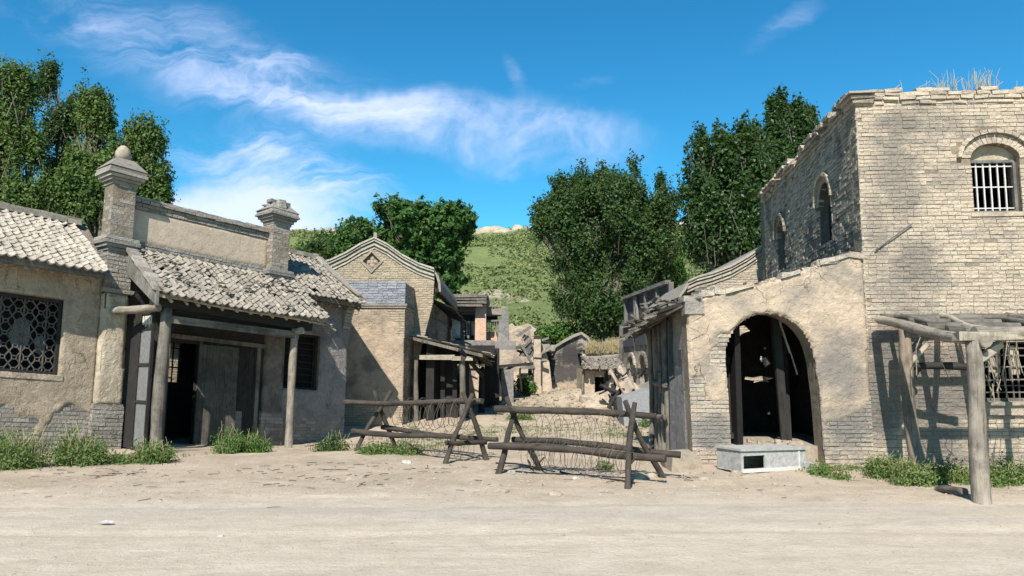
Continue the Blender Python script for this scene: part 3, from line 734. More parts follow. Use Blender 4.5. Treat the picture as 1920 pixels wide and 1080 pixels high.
# porch roof
PU = (FL.p(1, 0, 0) - FL.p(0, 0, 0)); r0, e0 = FL.p(.5, -.22, 4.32), FL.p(.5, 1.5, 3.28)
mb = MB(); S = e0 - r0; tiles(mb, r0 + V3((0, 0, .04)), PU, S, 4.25, S.length, .165, .16, 0, 1.2, .015, .07, sag=.09)
for k in range(70):
    q = r0 + PU * random.uniform(.1, 4.1) + S * random.uniform(.1, 1.0) + V3((0, 0, .12)); mb.box(Fr(q, PU.normalized(), FL.V, (0, 0, 1)), 0, random.uniform(.05, .14), 0, random.uniform(.06, .14), 0, .015, 0, .012)
prf = part('porch_roof', mb, M['tile_old'], gt)
mb = MB()
mb.hexa([FL.p(.5, -.2, 4.18), FL.p(4.75, -.2, 4.18), FL.p(4.75, 1.45, 3.18), FL.p(.5, 1.45, 3.18), FL.p(.5, -.2, 4.26), FL.p(4.75, -.2, 4.26), FL.p(4.75, 1.45, 3.26), FL.p(.5, 1.45, 3.26)])
rafters(mb, FL, .8, 4.7, 1.47, 3.14, .3, .036, .9, .6)
mb.log(FL.p(.95, 1.5, 3.22), FL.p(4.6, 1.52, 3.12), .03, .03)
part('roof_boards', mb, M['wood_pale'], prf)
mb = MB()   # board closing the left end of the porch roof
mb.hexa([FL.p(.47, -.05, 3.78), FL.p(.53, -.05, 3.78), FL.p(.53, 1.5, 3.0), FL.p(.47, 1.5, 3.0), FL.p(.47, -.05, 4.24), FL.p(.53, -.05, 4.24), FL.p(.53, 1.5, 3.3), FL.p(.47, 1.5, 3.3)])
part('barge_board', mb, M['wood_grey'], prf)
mb = MB()
for k in range(9): t0 = k / 9; t1 = t0 + .105; mb.hexa([FL.p(.4, .0 + 1.5 * t0, 4.28 - .98 * t0), FL.p(.62, 1.5 * t0, 4.28 - .98 * t0), FL.p(.62, 1.5 * t1, 4.28 - .98 * t1), FL.p(.4, 1.5 * t1, 4.28 - .98 * t1), FL.p(.4, 1.5 * t0, 4.38 - .98 * t0), FL.p(.62, 1.5 * t0, 4.38 - .98 * t0), FL.p(.62, 1.5 * t1, 4.38 - .98 * t1), FL.p(.4, 1.5 * t1, 4.38 - .98 * t1)], 0, .01)
part('verge_tiles', mb, M['tile_old'], prf)
mb = MB()   # broken right end: slanting loose laths
for k in range(4): mb.beam(FL.p(4.45 + k * .09, -.1 + .1 * k, 4.2 - .1 * k), FL.p(4.72 + k * .05, 1.62 - .1 * k, 3.12 - .06 * k), .05, .03, j=.012)
for k in range(7): mb.beam(FL.p(4.4 + random.uniform(0, .3), .5 + k * .15, 3.75 - k * .1), FL.p(4.95 + random.uniform(-.1, .05), .6 + k * .14, 3.62 - k * .1), .04, .02, j=.01)
mb.box(FL, 4.8, 4.86, .35, .45, 3.3, 4.0, 0, .02); mb.box(FL, 5.0, 5.07, .2, .3, 3.1, 3.8, 0, .02)
part('broken_laths', mb, M['wood_pale'], prf)
for (u, v, r) in ((.83, 1.18, .13), (3.96, 1.2, .1)):
    mb = MB(); mb.log(FL.p(u, v, -.02), FL.p(u + (.02), v, 3.1), r, r * .92, 12, bend=.006, wob=.05); co = part('column', mb, M['wood_log'] if u > 2 else M['wood'], gt)
    mb = MB(); mb.tube([FL.p(u, v, -.1), FL.p(u, v, .06), FL.p(u, v, .12)], [r * 1.9, r * 1.8, r * 1.3], 9, 0, True, .1); part('base_stone', mb, M['stone'], co)
mb = MB()
mb.beam(FL.p(.75, 1.2, 2.78), FL.p(4.05, 1.22, 2.8), .1, .16, j=.01); part('tie_beam', mb, M['wood'], gt)
mb = MB(); mb.beam(FL.p(.5, 1.22, 3.12), FL.p(4.4, 1.22, 3.05), .18, .2, j=.01); mb.beam(FL.p(.7, 1.1, 2.98), FL.p(4.2, 1.1, 2.95), .05, .12, j=.01); part('eave_beam', mb, M['wood_dark'], gt)
mb = MB(); mb.log(FL.p(.2, .1, 2.92), FL.p(.6, 1.35, 2.98), .085, .09, bend=.01)
mb.log(FL.p(3.96, -.1, 2.95), FL.p(4.0, 1.45, 2.9), .08, .08); split_part('cross_beam', mb, M['wood_log'], gt)
# left end screen of three grey panels
sf = Fr(FL.p(.66, 0, 0), FL.V, -FL.U, FL.W); mb = MB()
mb.box(sf, 0, .38, -.05, 0, .05, 2.95); part('dark_post', mb, M['wood_dark'], gt)
mb = MB(); a, b = .38, .98
for w0, w1 in ((.1, 1.0), (1.06, 1.78), (1.84, 2.55)): mb.box(sf, a + .04, b - .02, -.05, -.03, w0, w1, 0)
sc = part('screen', mb, M['paint_grey'], gt)
mb = MB(); mb.box(sf, a, a + .045, -.06, .0, .02, 2.9); mb.box(sf, b - .03, b + .02, -.06, .0, .02, 2.9)
for w in (.02, 1.0, 1.78, 2.55, 2.88): mb.box(sf, a + .045, b - .03, -.055, -.003, w, w + .06)
part('frame', mb, M['wood_dark'], sc)
mb = MB()
for k in range(7):
    q = a + .06 + k * .075; mb.box(sf, q, q + .05, -.045, -.035, 2.62 + random.uniform(0, .07), 2.86, 0, .006)
part('torn_slats', mb, M['rag'], sc)
# back wall with doors
bk = FL.sub(0, -.1, 0); mb = MB()
slab(mb, bk, [(.6, -.3), (4.0, -.3), (4.0, 4.2), (.6, 4.2)], [[(1.55, -.1), (2.25, -.1), (2.25, 2.42), (1.55, 2.42)]], .12)
part('door_wall', mb, M['plaster_dark'], gt)
mb = MB(); mb.box(bk, 1.5, 1.56, .0, .06, 0, 2.5); mb.box(bk, 2.26, 2.32, .0, .06, 0, 2.5); mb.box(bk, 1.5, 4.0, .0, .065, 2.5, 2.6); mb.box(bk, 3.74, 3.84, 0, .08, -.1, 2.5)
part('door_frame', mb, M['wood'], gt)
dfr = Fr(FL.p(2.2, .05, 0), (FL.U + FL.V * .25).normalized(), FL.V, FL.W); mb = MB()
a = 0
while a < .76: l = random.uniform(.12, .17); mb.box(dfr, a, a + l - .006, -.02, .02 + random.uniform(-.004, .004), .12, 2.42, 0, .004); a += l
dl = part('door_leaf', mb, M['wood_door'], gt)
mb = MB()
a = 3.0
while a < 3.72: l = random.uniform(.12, .17); mb.box(bk, a, a + l - .006, .01, .05, .1, 2.45, 0, .004); a += l
dr = part('door_leaf', mb, M['wood_burnt'], gt)
mb = MB(); mb.box(bk, 3.05, 3.42, .055, .07, .45, .92, 0, .004); part('patch', mb, M['paint_grey'], dr)
# back opening with barred window and the bright yard behind
mb = MB(); bw = FL.sub(0, -2.6, 0)
slab(mb, bw, [(-.2, -.4), (5.2, -.4), (5.2, 3.9), (-.2, 3.9)], [[(2.25, 1.55), (3.08, 1.55), (3.08, 2.62), (2.25, 2.62)]], .2)
slab(mb, FL.turn(.05, -.2, 0, -1), [(0, -.4), (2.5, -.4), (2.5, 3.9), (0, 3.9)], (), .15); slab(mb, FL.turn(4.6, -.2, 0, 1), [(0, -.4), (2.5, -.4), (2.5, 3.9), (0, 3.9)], (), .15)
mb.box(FL, 0, 4.6, -2.85, -.36, 3.9, 4.02)
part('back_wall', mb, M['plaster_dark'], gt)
mb = MB()
for k in range(5): u = 2.27 + k * .2; mb.beam(bw.p(u, -.05, 1.55), bw.p(u, -.05, 2.62), .03, .03)
for w in (1.56, 1.95, 2.45): mb.beam(bw.p(2.25, -.05, w), bw.p(3.08, -.05, w), .03, .03)
part('back_window', mb, M['wood_dark'], gt)
mb = MB()
mb.box(FL, .7, 4.7, .2, 1.45, -.35, .09, 0, .01); mb.box(FL, 1.1, 4.0, -.3, .2, -.35, .12, 0, .01)
part('threshold', mb, M['stone'], gt)

yd = thing('yard_house', 'sunlit brick wall corner seen through the barred window of the gate', 'house', FL.p(2.6, -7, 0))
mb = MB(); YF = FL.sub(0, -6.5, 0); o = [(3.55, -.5), (7.5, -.5), (7.5, 2.9), (3.4, 2.9)]; slab(mb, YF, o, (), .3); bricks(mb, YF, o, (), .08, .28, m=1); slab(mb, FL.turn(3.5, -6.5, 0, -1), [(0, -.5), (3, -.5), (3, 2.9), (0, 2.9)], (), .3)
part('wall', mb, [M['mortar'], M['brick_warm']], yd)
mb = MB(); mb.box(FL, 3.25, 7.6, -9.6, -6.2, 2.9, 3.05, 0, .02); mb.box(FL, 3.32, 7.6, -9.5, -6.3, 3.05, 3.15, 0, .02); part('roof', mb, M['tile_old'], yd)
mb = MB(); YG = FL.sub(0, -8.5, 0); slab(mb, YG, [(-4, -.5), (3.4, -.5), (3.4, 3.3), (-4, 3.3)], (), .3); single('yard_wall', mb, M['plaster_grey'], 'grey yard wall behind the gate, seen through its barred window', 'wall')
# --- wing house right of the gate
wg = thing('wing_house', 'small grey plastered house with tiled gable roof against the right gate pillar', 'house', FL.p(5.5, 0, -.2))
fr = FL.sub(0, -.1, 0); mb = MB(); wo = [(4.45, -.6), (6.5, -.6), (6.5, 4.0), (4.45, 4.0)]; wh = [[(4.55, 1.55), (5.62, 1.55), (5.62, 3.02), (4.55, 3.02)]]
slab(mb, fr, wo, wh, .3)
mk = lambda u, w: (w - .6 - .4 * nz(u, w, 1.4, 6)); bricks(mb, fr, wo, wh, .085, .3, proud=.006, keep=lambda u, w: mk(u, w) < .16); plaster(mb, fr, wo, wh, .045, mk, .03, seed=11)
GS = [(-3.4, -.6), (.0, -.6), (.0, 3.95), (-1.6, 5.25), (-3.4, 3.95)]
gf = Fr(fr.p(6.5, 0, 0), FL.V, FL.U, FL.W); slab(mb, gf, GS, (), .3); bricks(mb, gf, GS, (), .075, .28, m=1)
for k in range(10): mb.box(fr, 6.28, 6.52 + .0, .0, .03 + .025 * k, 3.12 + k * .085, 3.195 + k * .085, 1, .006)
slab(mb, FL.sub(0, -3.3, 0), [(4.6, -.6), (6.5, -.6), (6.5, 4.0), (4.6, 4.0)], (), .2)
part('wall', mb, [M['mortar'], M['brick_grey'], M['plaster_grey']], wg)
e1 = FL.p(4.1, .42, 3.98); r1 = FL.p(4.1, -1.7, 5.35); S = e1 - r1; mb = MB(); tiles(mb, r1 + V3((0, 0, .04)), PU, S, 2.5, S.length, .165, .16, 0, 1.6); 
b1 = FL.p(4.1, -3.7, 3.98); S2 = b1 - r1; tiles(mb, r1 + V3((0, 0, .04)), PU, S2, 2.5, S2.length, .17, .2, 0, 1.6); part('roof', mb, M['tile_old'], wg)
mb = MB()
mb.hexa([FL.p(4.4, -1.7, 5.23), FL.p(6.55, -1.7, 5.23), FL.p(6.55, .4, 3.86), FL.p(4.4, .4, 3.86), FL.p(4.4, -1.7, 5.33), FL.p(6.55, -1.7, 5.33), FL.p(6.55, .4, 3.96), FL.p(4.4, .4, 3.96)])
mb.hexa([FL.p(4.4, -3.7, 3.86), FL.p(6.55, -3.7, 3.86), FL.p(6.55, -1.7, 5.23), FL.p(4.4, -1.7, 5.23), FL.p(4.4, -3.7, 3.96), FL.p(6.55, -3.7, 3.96), FL.p(6.55, -1.7, 5.33), FL.p(4.4, -1.7, 5.33)])
rafters(mb, FL, 4.6, 6.6, .36, 3.82, .28, .033); part('roof_boards', mb, M['wood'], wg)
mb = MB()
verge(mb, FL, 6.42, 6.68, [(-3.75, 4.05), (-1.7, 5.5), (-1.2, 5.13), (-.6, 4.75), (0, 4.4), (.45, 4.16)], .1); verge(mb, FL, 6.36, 6.5, [(-3.75, 4.11), (-1.7, 5.56), (-1.2, 5.2), (-.6, 4.82), (0, 4.47), (.47, 4.23)], .06)
for i in range(9): mb.box(FL, 4.2 + i * .25, 4.2 + i * .25 + .24, -1.85, -1.55, 5.38, 5.5, 0, .01)
part('ridge', mb, M['tile_old'], wg)
lattice_window(wg, FL, 4.55, 5.62, 1.55, 3.02, -.22, pattern='grid', mats=('wood_dark', 'wood_dark'), rows=8, cols=7)
mb = MB(); mb.box(FL, 4.5, 5.7, -.42, -.40, 1.5, 3.1); part('dark_panel', mb, M['black'], wg)  # black sheet behind the lattice, painted as the dark of the room

# ------------------------------------------------------------------ MIDDLE GABLE HOUSE
mh = thing('gable_house', 'tall brick house with swept gable and diamond vent, grey brick block in front', 'house', (-4.6, 23.8, 0))
A1 = R(2.8); BU = V3((1, .02, 0)); BV = V3((-.02, -1, 0))
cx, cy = -3.34, 23.8
BF = Fr((cx, cy, 0), (1, 0, 0), (0, -1, 0)); SF = Fr((cx, cy, 0), (math.sin(A1), math.cos(A1), 0), (math.cos(A1), -math.sin(A1), 0))
mb = MB(); o = [(-2.9, -.6), (-.02, -.6), (.02, 4.38), (-1.9, 4.38), (-2.9, 4.38)]; slab(mb, BF, o, (), .3)
mk = lambda u, w: min(3.6 - w, w + .2 + .25 * nz(u, w, 1.5, 2)) * .5 + .7 * nz(u, w, 1.1, 4) - .24
plaster(mb, BF, [(-2.9, -.6), (.0, -.6), (.03, 3.55), (-2.9, 3.55)], (), .055, lambda u, w: mk(u, w), .022, seed=4, rough=.01)
bricks(mb, BF, [(-2.9, -.6), (.0, -.6), (.03, 3.55), (-2.9, 3.55)], (), .075, .28, keep=lambda u, w: mk(u, w) < .2, m=3)
bricks(mb, BF, [(-2.9, 3.7), (.03, 3.7), (.04, 4.38), (-2.9, 4.38)], (), .078, .3, m=1, proud=.02)
for k, e in enumerate((.03, .06)): mb.box(BF, -2.9, .05 + e, -.1, .02 + e, 3.56 + k * .07, 3.62 + k * .07, 4, .003)
so = [(.01, -.6), (11.4, -.6), (11.4, 4.2), (8, 4.4), (3, 4.32), (.01, 4.38)]; slab(mb, SF, so, (), .3)
bricks(mb, SF, so, (), .08, .3, m=5, miss=.015)
for k, e in enumerate((.03, .06)): mb.box(SF, 0, 11.4, -.1, .02 + e, 3.56 + k * .07, 3.62 + k * .07, 4, .003)
part('front_block', mb, [M['mortar'], M['brick_blue'], M['plaster_mid'], M['brick_warm'], M['brick_grey'], M['brick_side']], mh)
gy = 25.6
def gp(px, py): q = D(px, py, gy); return (q.x, q.z)
top = [gp(560, 503), gp(590, 500), gp(620, 492), gp(650, 478), gp(678, 461), gp(703, 450), gp(727, 462), gp(755, 482), gp(785, 498), gp(815, 508)]
GF = Fr((0, gy, 0), (1, 0, 0), (0, -1, 0)); go = [(top[0][0], 2.0)] + top + [(top[-1][0] - .05, 3.9), (top[-1][0] - .5, 2.0)]
go = [(p[0], p[1]) for p in go]
dc = gp(697, 490); ds = .3; dh = [[(dc[0] - ds, dc[1]), (dc[0], dc[1] - ds * 1.05), (dc[0] + ds, dc[1]), (dc[0], dc[1] + ds * 1.05)]]
mb = MB(); slab(mb, GF, go, dh, .35); bricks(mb, GF, go, dh, .075, .28, m=1, proud=.012, jit=.004)
mb.box(GF, top[0][0], top[-1][0] - .5, -10, -.35, 2.0, 3.3)
part('gable_wall', mb, [M['mortar'], M['brick_warm']], mh)
mb = MB(); s2 = ds + .1
P4 = [(dc[0] - s2, dc[1]), (dc[0], dc[1] - s2), (dc[0] + s2, dc[1]), (dc[0], dc[1] + s2)]; P5 = [(dc[0] - ds, dc[1]), (dc[0], dc[1] - ds), (dc[0] + ds, dc[1]), (dc[0], dc[1] + ds)]
slab(mb, GF, P4, [P5], .1, v=.05); slab(mb, GF, P5, (), .05, v=-.1)
for a, b in ((-.12, 0), (.12, 0), (0, .12), (0, -.12), (0, 0)): mb.tube([GF.p(dc[0] + a, -.1, dc[1] + b), GF.p(dc[0] + a, -.05, dc[1] + b)], [.08, .05], 8)
part('diamond_vent', mb, M['brick_warm'], mh)
mb = MB()
def sweep(off, th, v0, v1, over=0):
    for (a, b) in zip(top[:-1], top[1:]):
        A = (a[0], a[1] + off); B = (b[0], b[1] + off); L = math.hypot(B[0] - A[0], B[1] - A[1]); n = max(1, int(L / .3))
        for k in range(n):
            t0, t1 = k / n, (k + 1) / n - .012
            p = (A[0] + (B[0] - A[0]) * t0, A[1] + (B[1] - A[1]) * t0); q = (A[0] + (B[0] - A[0]) * t1, A[1] + (B[1] - A[1]) * t1)
            mb.hexa([GF.p(p[0], v0, p[1] - th), GF.p(q[0], v0, q[1] - th), GF.p(q[0], v1, q[1] - th), GF.p(p[0], v1, p[1] - th), GF.p(p[0], v0, p[1]), GF.p(q[0], v0, q[1]), GF.p(q[0], v1, q[1]), GF.p(p[0], v1, p[1])], 0, .004)
sweep(-.25, .05, -.05, .05); sweep(-.12, .07, -.05, .08); sweep(.02, .07, -.3, .12); sweep(.09, .06, -.3, .16)
part('verge', mb, M['tile'], mh)
mb = MB()
for (a, b) in zip(top[:-1], top[1:]):
    mb.hexa([GF.p(a[0], -9.5, a[1] - .1), GF.p(b[0], -9.5, b[1] - .1), GF.p(b[0], -.2, b[1] - .1), GF.p(a[0], -.2, a[1] - .1), GF.p(a[0], -9.5, a[1] + .04), GF.p(b[0], -9.5, b[1] + .04), GF.p(b[0], -.2, b[1] + .04), GF.p(a[0], -.2, a[1] + .04)])
x, z = top[-1]
cur = [(x, z), (x + .12, z - .15), (x + .2, z - .4), (x + .22, z - .7)]
for (a, b) in zip(cur[:-1], cur[1:]): mb.hexa([GF.p(a[0] - .08, -9, a[1]), GF.p(b[0] - .08, -9, b[1]), GF.p(b[0] - .08, .05, b[1]), GF.p(a[0] - .08, .05, a[1]), GF.p(a[0], -9, a[1] + .02), GF.p(b[0], -9, b[1]), GF.p(b[0], .05, b[1]), GF.p(a[0], .05, a[1] + .02)])
ax, az = gp(703, 448); mb.box(GF, ax - .05, ax + .07, -.25, 0, az, az + .22, 0, .015)
part('roof', mb, M['tile_old'], mh)
mb = MB(); rafters(mb, Fr((0, gy + .5, 0), (0, 1, 0), (1, 0, 0)), 0, 8, -2.0, 3.75, .45, .04, .8, .4); mb.beam((-2.5, gy - .1, 4.3), (-2.55, gy + 8, 4.3), .12, .15); 
part('eave_timbers', mb, M['wood_dark'], mh)

# ------------------------------------------------------------------ LEAN-TO PORCH on the lane side of the gable house
pc = thing('lean_to_porch', 'timber porch with loose tiled lean-to roof beside the gable house', 'porch', (-1.6, 25, .1))
py0, py1 = 24.6, 29.6
a, b = D(783, 634, py0), D(905, 664, py0)
mb = MB()
S = V3((b.x - a.x, 0, b.z - a.z)); O = V3((a.x, py0, a.z)) - S * .18; S = S * 1.18; tiles(mb, O, V3((0, 1, 0)), S, 5.0, S.length, .2, .26, 0, 2.2, .02, .05)
rf = part('roof', mb, M['tile_old'], pc)
mb = MB(); mb.hexa([O + V3((0, 0, -.1)), O + V3((S.x, 0, S.z - .1)), O + V3((S.x, 5, S.z - .1)), O + V3((0, 5, -.1)), O, O + V3((S.x, 0, S.z)), O + V3((S.x, 5, S.z)), O + V3((0, 5, 0))])
for k in range(22):
    y = py0 + random.uniform(0, 5); c = O + V3((S.x * random.uniform(.85, 1), y - py0, S.z * .95 - .08)); mb.beam(c, c + V3((random.uniform(.1, .35), random.uniform(-.1, .1), random.uniform(-.35, .05))), .05, .03, j=.01)
part('rafters', mb, M['wood'], rf)
mb = MB(); mb.beam(D(786, 670, 24.7), D(852, 670, 24.7), .14, .15, j=.02); mb.beam(D(848, 672, 24.6), D(885, 672, 24.8), .16, .14, j=.01); mb.beam(D(846, 688, 27), D(800, 684, 27), .1, .2)
split_part('beam', mb, M['wood_pale'], pc)
def post(root, px, pyt, pyb, y, r, mat='wood', lean=0):
    t, b_ = D(px, pyt, y), D(px + lean, pyb, y); m_ = MB(); m_.log(V3((b_.x, y, H(b_.x, y) - .1)), t, r, r * .9, 8, bend=.008); return part('post', m_, M[mat], root)
post(pc, 867, 655, 800, 24.8, .1); post(pc, 780, 675, 800, 24.8, .08); post(pc, 903, 690, 800, 27.5, .11, 'wood_dark'); post(pc, 930, 700, 800, 30, .13, 'wood_dark')
mb = MB(); mb.box(WORLD, D(880, 660, 26).x, D(884, 660, 26).x + .1, -29, -25, 1.9, 2.1); mb.beam(D(862, 655, 24.3), D(905, 705, 26), .1, .1); mb.beam(D(905, 705, 26), D(905, 690, 30), .12, .14); mb.beam((-2.6, 26, 2.3), (-.6, 26, 2.25), .14, .16); mb.beam((-2.6, 28.6, 2.3), (-.6, 28.6, 2.25), .14, .16)
split_part('brace', mb, M['wood_dark'], pc)
mb = MB(); z0 = .05
mb.box(WORLD, -2.75, -2.5, -29, -24.9, -.3, 2.5); mb.box(WORLD, -2.6, -1.85, -26.0, -25.8, -.3, 2.4); mb.box(WORLD, -2.65, -.65, -29.4, -29.2, 1.9, 2.6); 
for x in (-2.35, -1.95, -1.55): mb.box(WORLD, x, x + .14, -25.7, -25.6, 0, 2.2)
part('plank_wall', mb, M['wood_dark'], pc)
mb = MB(); mb.box(WORLD, -1.05, -.5, -31, -29.6, -.3, 2.5); part('end_wall', mb, M['wood_dark'], pc)

mb = MB(); mb.box(WORLD, -4.6, -1.0, -34.3, -34, .1, 1.75, 0, .02); mb.box(WORLD, -4.6, -.95, -34.4, -33.9, 1.75, 1.85, 0, .02); single('low_wall', mb, M['plaster_far'], 'low pale wall glimpsed through the dark timber porch', 'wall')
# ------------------------------------------------------------------ FAR END OF THE LANE
def slabpx(mb, y, pts, th=.3, m=0, holes=()):       # a wall facing the camera with its outline read off at distance y
    o = [(D(a, b, y).x, D(a, b, y).z) for a, b in pts]; hh = [[(D(a, b, y).x, D(a, b, y).z) for a, b in h] for h in holes]
    slab(mb, Fr((0, y, 0), (1, 0, 0), (0, -1, 0)), o, hh, th, m)
def bx(mb, x0, x1, y0, y1, z0, z1, m=0, j=.01): mb.box(WORLD, x0, x1, -y1, -y0, z0, z1, m, j)
def bpx(mb, y, px0, px1, pt, pb, th=.3, m=0, j=.01):
    a, b = D(px0, pt, y), D(px1, pb, y); bx(mb, a.x, b.x, y, y + th, b.z, a.z, m, j)

# two-storey ruin
rn = thing('ruined_two_storey_house', 'roofless two storey ruin with salmon brick pier and layered slab roof', 'ruin', D(895, 735, 34))
mb = MB(); bpx(mb, 33.8, 891, 911, 571, 642, .45); part('pier', mb, M['plaster_salmon'], rn)
mb = MB(); 
for k, (a, b, t, u) in enumerate(((828, 914, 552, 557), (832, 912, 559, 563), (836, 913, 565, 569), (838, 905, 571, 574))): bpx(mb, 33.6 - .1 * k, a, b, t, u, 3.5, 0, .04)
mb.log(D(838, 575, 33.7), D(893, 577, 33.7), .05); mb.log(D(842, 580, 33.7), D(888, 582, 33.7), .04, bend=.03)
part('roof_slab', mb, M['wood'], rn)
mb = MB(); bpx(mb, 33.9, 848, 862, 598, 634, .3); bpx(mb, 34, 846, 852, 575, 600, .2, 0, .05); bpx(mb, 36.5, 874, 881, 602, 630, .1); bpx(mb, 36.5, 884, 893, 603, 628, .1)
split_part('whitewashed_pier', mb, M['white_wash'], rn)
mb = MB()
for x, y in ((845, 34), (849, 34.2), (852, 34.1), (857, 34.2), (861, 34.2)): mb.log(D(x + random.uniform(-3, 3), 577, y), D(x + random.uniform(-4, 4), 612, y), .05, .03, bend=.06)
bpx(mb, 34.3, 863, 871, 601, 640, .1); bpx(mb, 34.5, 876, 880, 606, 640, .1); bpx(mb, 34, 864, 891, 583, 589, .2); bpx(mb, 34.4, 912, 935, 600, 603, .1)
for k in range(6): mb.beam(D(913 + k * 4, 603, 34.6), D(913 + k * 4 + random.uniform(-1, 1), 621, 34.6), .06, .04)
bpx(mb, 34.5, 932, 937, 600, 640, .12)
split_part('timber', mb, M['wood_grey'], rn)
mb = MB(); bpx(mb, 37.5, 846, 910, 580, 640, .2); bpx(mb, 36, 912, 933, 590, 604, .2); split_part('inner_wall', mb, M['plaster_dark'], rn)
mb = MB(); bpx(mb, 34.6, 912, 941, 576, 590, 1.2, 0, .05)
for k in range(9): q = D(914 + k * 3, 574, 34.5); mb.beam(q, q + V3((random.uniform(-.1, .1), 0, random.uniform(.1, .25))), .05, .04)
part('side_roof', mb, M['tile_old'], rn)
mb = MB(); slabpx(mb, 34.4, [(941, 577), (952, 578), (954, 600), (955, 640), (934, 640), (935, 600), (941, 598)], .8); part('side_wall', mb, M['plaster_grey'], rn)
mb = MB(); bpx(mb, 34.8, 919, 932, 622, 640, .2); part('panel', mb, M['plaster_salmon'], rn); mb = MB(); bpx(mb, 34.9, 911, 919, 622, 640, .2); bpx(mb, 34.5, 944, 955, 632, 640, .3); split_part('panel', mb, M['plaster_far'], rn)
mb = MB(); bpx(mb, 33.2, 925, 967, 640, 656, 1.5); bpx(mb, 33.5, 846, 926, 638, 648, 3); part('floor_slab', mb, M['plaster_grey'], rn)
mb = MB(); bpx(mb, 33.1, 934, 969, 656, 668, 1.8); bpx(mb, 32.6, 934, 982, 668, 685, 2.4); part('step_wall', mb, M['plaster_far'], rn)
mb = MB(); mb.beam(D(925, 688, 32.5), D(1000, 682, 32.5), .18, .12); mb.log(D(975, 690, 32.6), D(978, 735, 32.6), .04); split_part('lintel', mb, M['wood_dark'], rn)
mb = MB(); z = H(-1, 31); a, b = D(940, 693, 31.6), D(963, 760, 31.6); bx(mb, a.x, b.x, 31.6, 32.2, z - .2, a.z, 0); part('grey_pier', mb, M['plaster_grey'], rn)
mb = MB(); a, b = D(905, 690, 35), D(944, 760, 35); bx(mb, a.x, b.x, 35, 35.2, 0, a.z); a, b = D(963, 690, 37), D(1002, 760, 37); bx(mb, a.x + .9, b.x, 36.8, 37, .2, a.z); split_part('back_wall', mb, M['plaster_dark'], rn)

# stepped ruin with squared pier
r2 = thing('stepped_ruin', 'crumbling stepped clay ruin with square capped pier at the lane end', 'ruin', D(1005, 735, 37))
mb = MB(); slabpx(mb, 37.5, [(960, 622), (975, 616), (994, 618), (996, 634), (988, 640), (982, 652), (972, 668), (966, 668), (966, 640), (958, 640)], 1.5)
slabpx(mb, 38.5, [(958, 618), (975, 614), (1000, 618), (1003, 640), (1004, 668), (960, 668)], .6); bpx(mb, 37.4, 968, 985, 640, 650, .8, 0, .06)
part('wall', mb, M['plaster_far'], r2)
mb = MB()
for k in range(16):
    p = D(random.uniform(968, 1000), random.uniform(630, 680), 36.6 + random.uniform(0, .6)); mb.beam(p, p + V3((random.uniform(-.9, .9), random.uniform(-.2, .2), random.uniform(-.6, .6))), .09, .12, j=.02)
mb.beam(D(978, 648, 36.5), D(1002, 690, 36.6), .1, .12); mb.beam(D(975, 690, 36.5), D(1003, 688, 36.5), .14, .14); mb.beam(D(975, 710, 38), D(998, 710, 38), .1, .1)
split_part('fallen_timber', mb, M['wood_grey'], r2)
mb = MB(); z = H(1, 36.5); a, b = D(1001, 632, 36.5), D(1012, 700, 36.5); bx(mb, a.x, b.x + .05, 36.5, 37, z - .2, a.z); a, b = D(999, 630, 36.4), D(1015, 640, 36.4); bx(mb, a.x, b.x, 36.35, 37.1, b.z + .25, a.z); bx(mb, a.x, b.x, 36.38, 37.05, z - .1, z + .35)
a = D(1000, 664, 36.4); bx(mb, a.x, b.x, 36.4, 37.05, a.z - .15, a.z); part('pier', mb, M['plaster_far'], r2)
mb = MB(); slabpx(mb, 37, [(1012, 640), (1022, 655), (1030, 680), (1036, 735), (1036, 760), (1012, 760)], .4); part('side_wall', mb, M['plaster_far'], r2)
mb = MB(); mb.hexa([D(1008, 668, 36.6), D(1034, 655, 36.6), D(1030, 648, 39), D(1012, 648, 39), D(1008, 665, 36.6), D(1034, 651, 36.6), D(1030, 645, 39), D(1012, 645, 39)]); part('roof', mb, M['tile_old'], r2)
mb = MB(); a, b = D(976, 700, 40), D(1000, 760, 40); bx(mb, a.x, b.x, 40, 40.2, .2, a.z); part('back_wall', mb, M['plaster_far'], r2)
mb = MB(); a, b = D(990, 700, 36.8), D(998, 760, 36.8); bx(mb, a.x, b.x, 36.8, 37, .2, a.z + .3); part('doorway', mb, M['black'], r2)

# mud gable wall with tree shade painted into its plaster
gw = thing('mud_gable_house', 'mud house with bare gable wall in blotchy shade under the big tree', 'house', D(1065, 725, 40))
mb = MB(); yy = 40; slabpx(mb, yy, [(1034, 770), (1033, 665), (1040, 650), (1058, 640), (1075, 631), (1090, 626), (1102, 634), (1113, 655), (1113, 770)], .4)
a, b = D(1034, 700, yy), D(1113, 700, yy); bx(mb, a.x, a.x + .4, yy + .4, yy + 6, .4, 3.0); part('wall', mb, M['plaster_treeshade'], gw)
mb = MB(); slabpx(mb, yy - .2, [(1032, 663), (1040, 648), (1058, 636), (1075, 627), (1090, 622), (1104, 631), (1115, 652), (1113, 657), (1102, 636), (1090, 627), (1075, 633), (1058, 642), (1042, 652), (1036, 666)], 5); part('roof', mb, M['tile_old'], gw)
mb = MB(); a = D(1028, 660, yy - .3); mb.beam(D(1014, 671, 38), D(1034, 660, 39.6), .3, .1); bx(mb, D(1025, 700, 39.7).x, D(1033, 700, 39.7).x, 39.7, 39.9, .4, 3.2); part('dark_panel', mb, M['wood_dark'], gw)

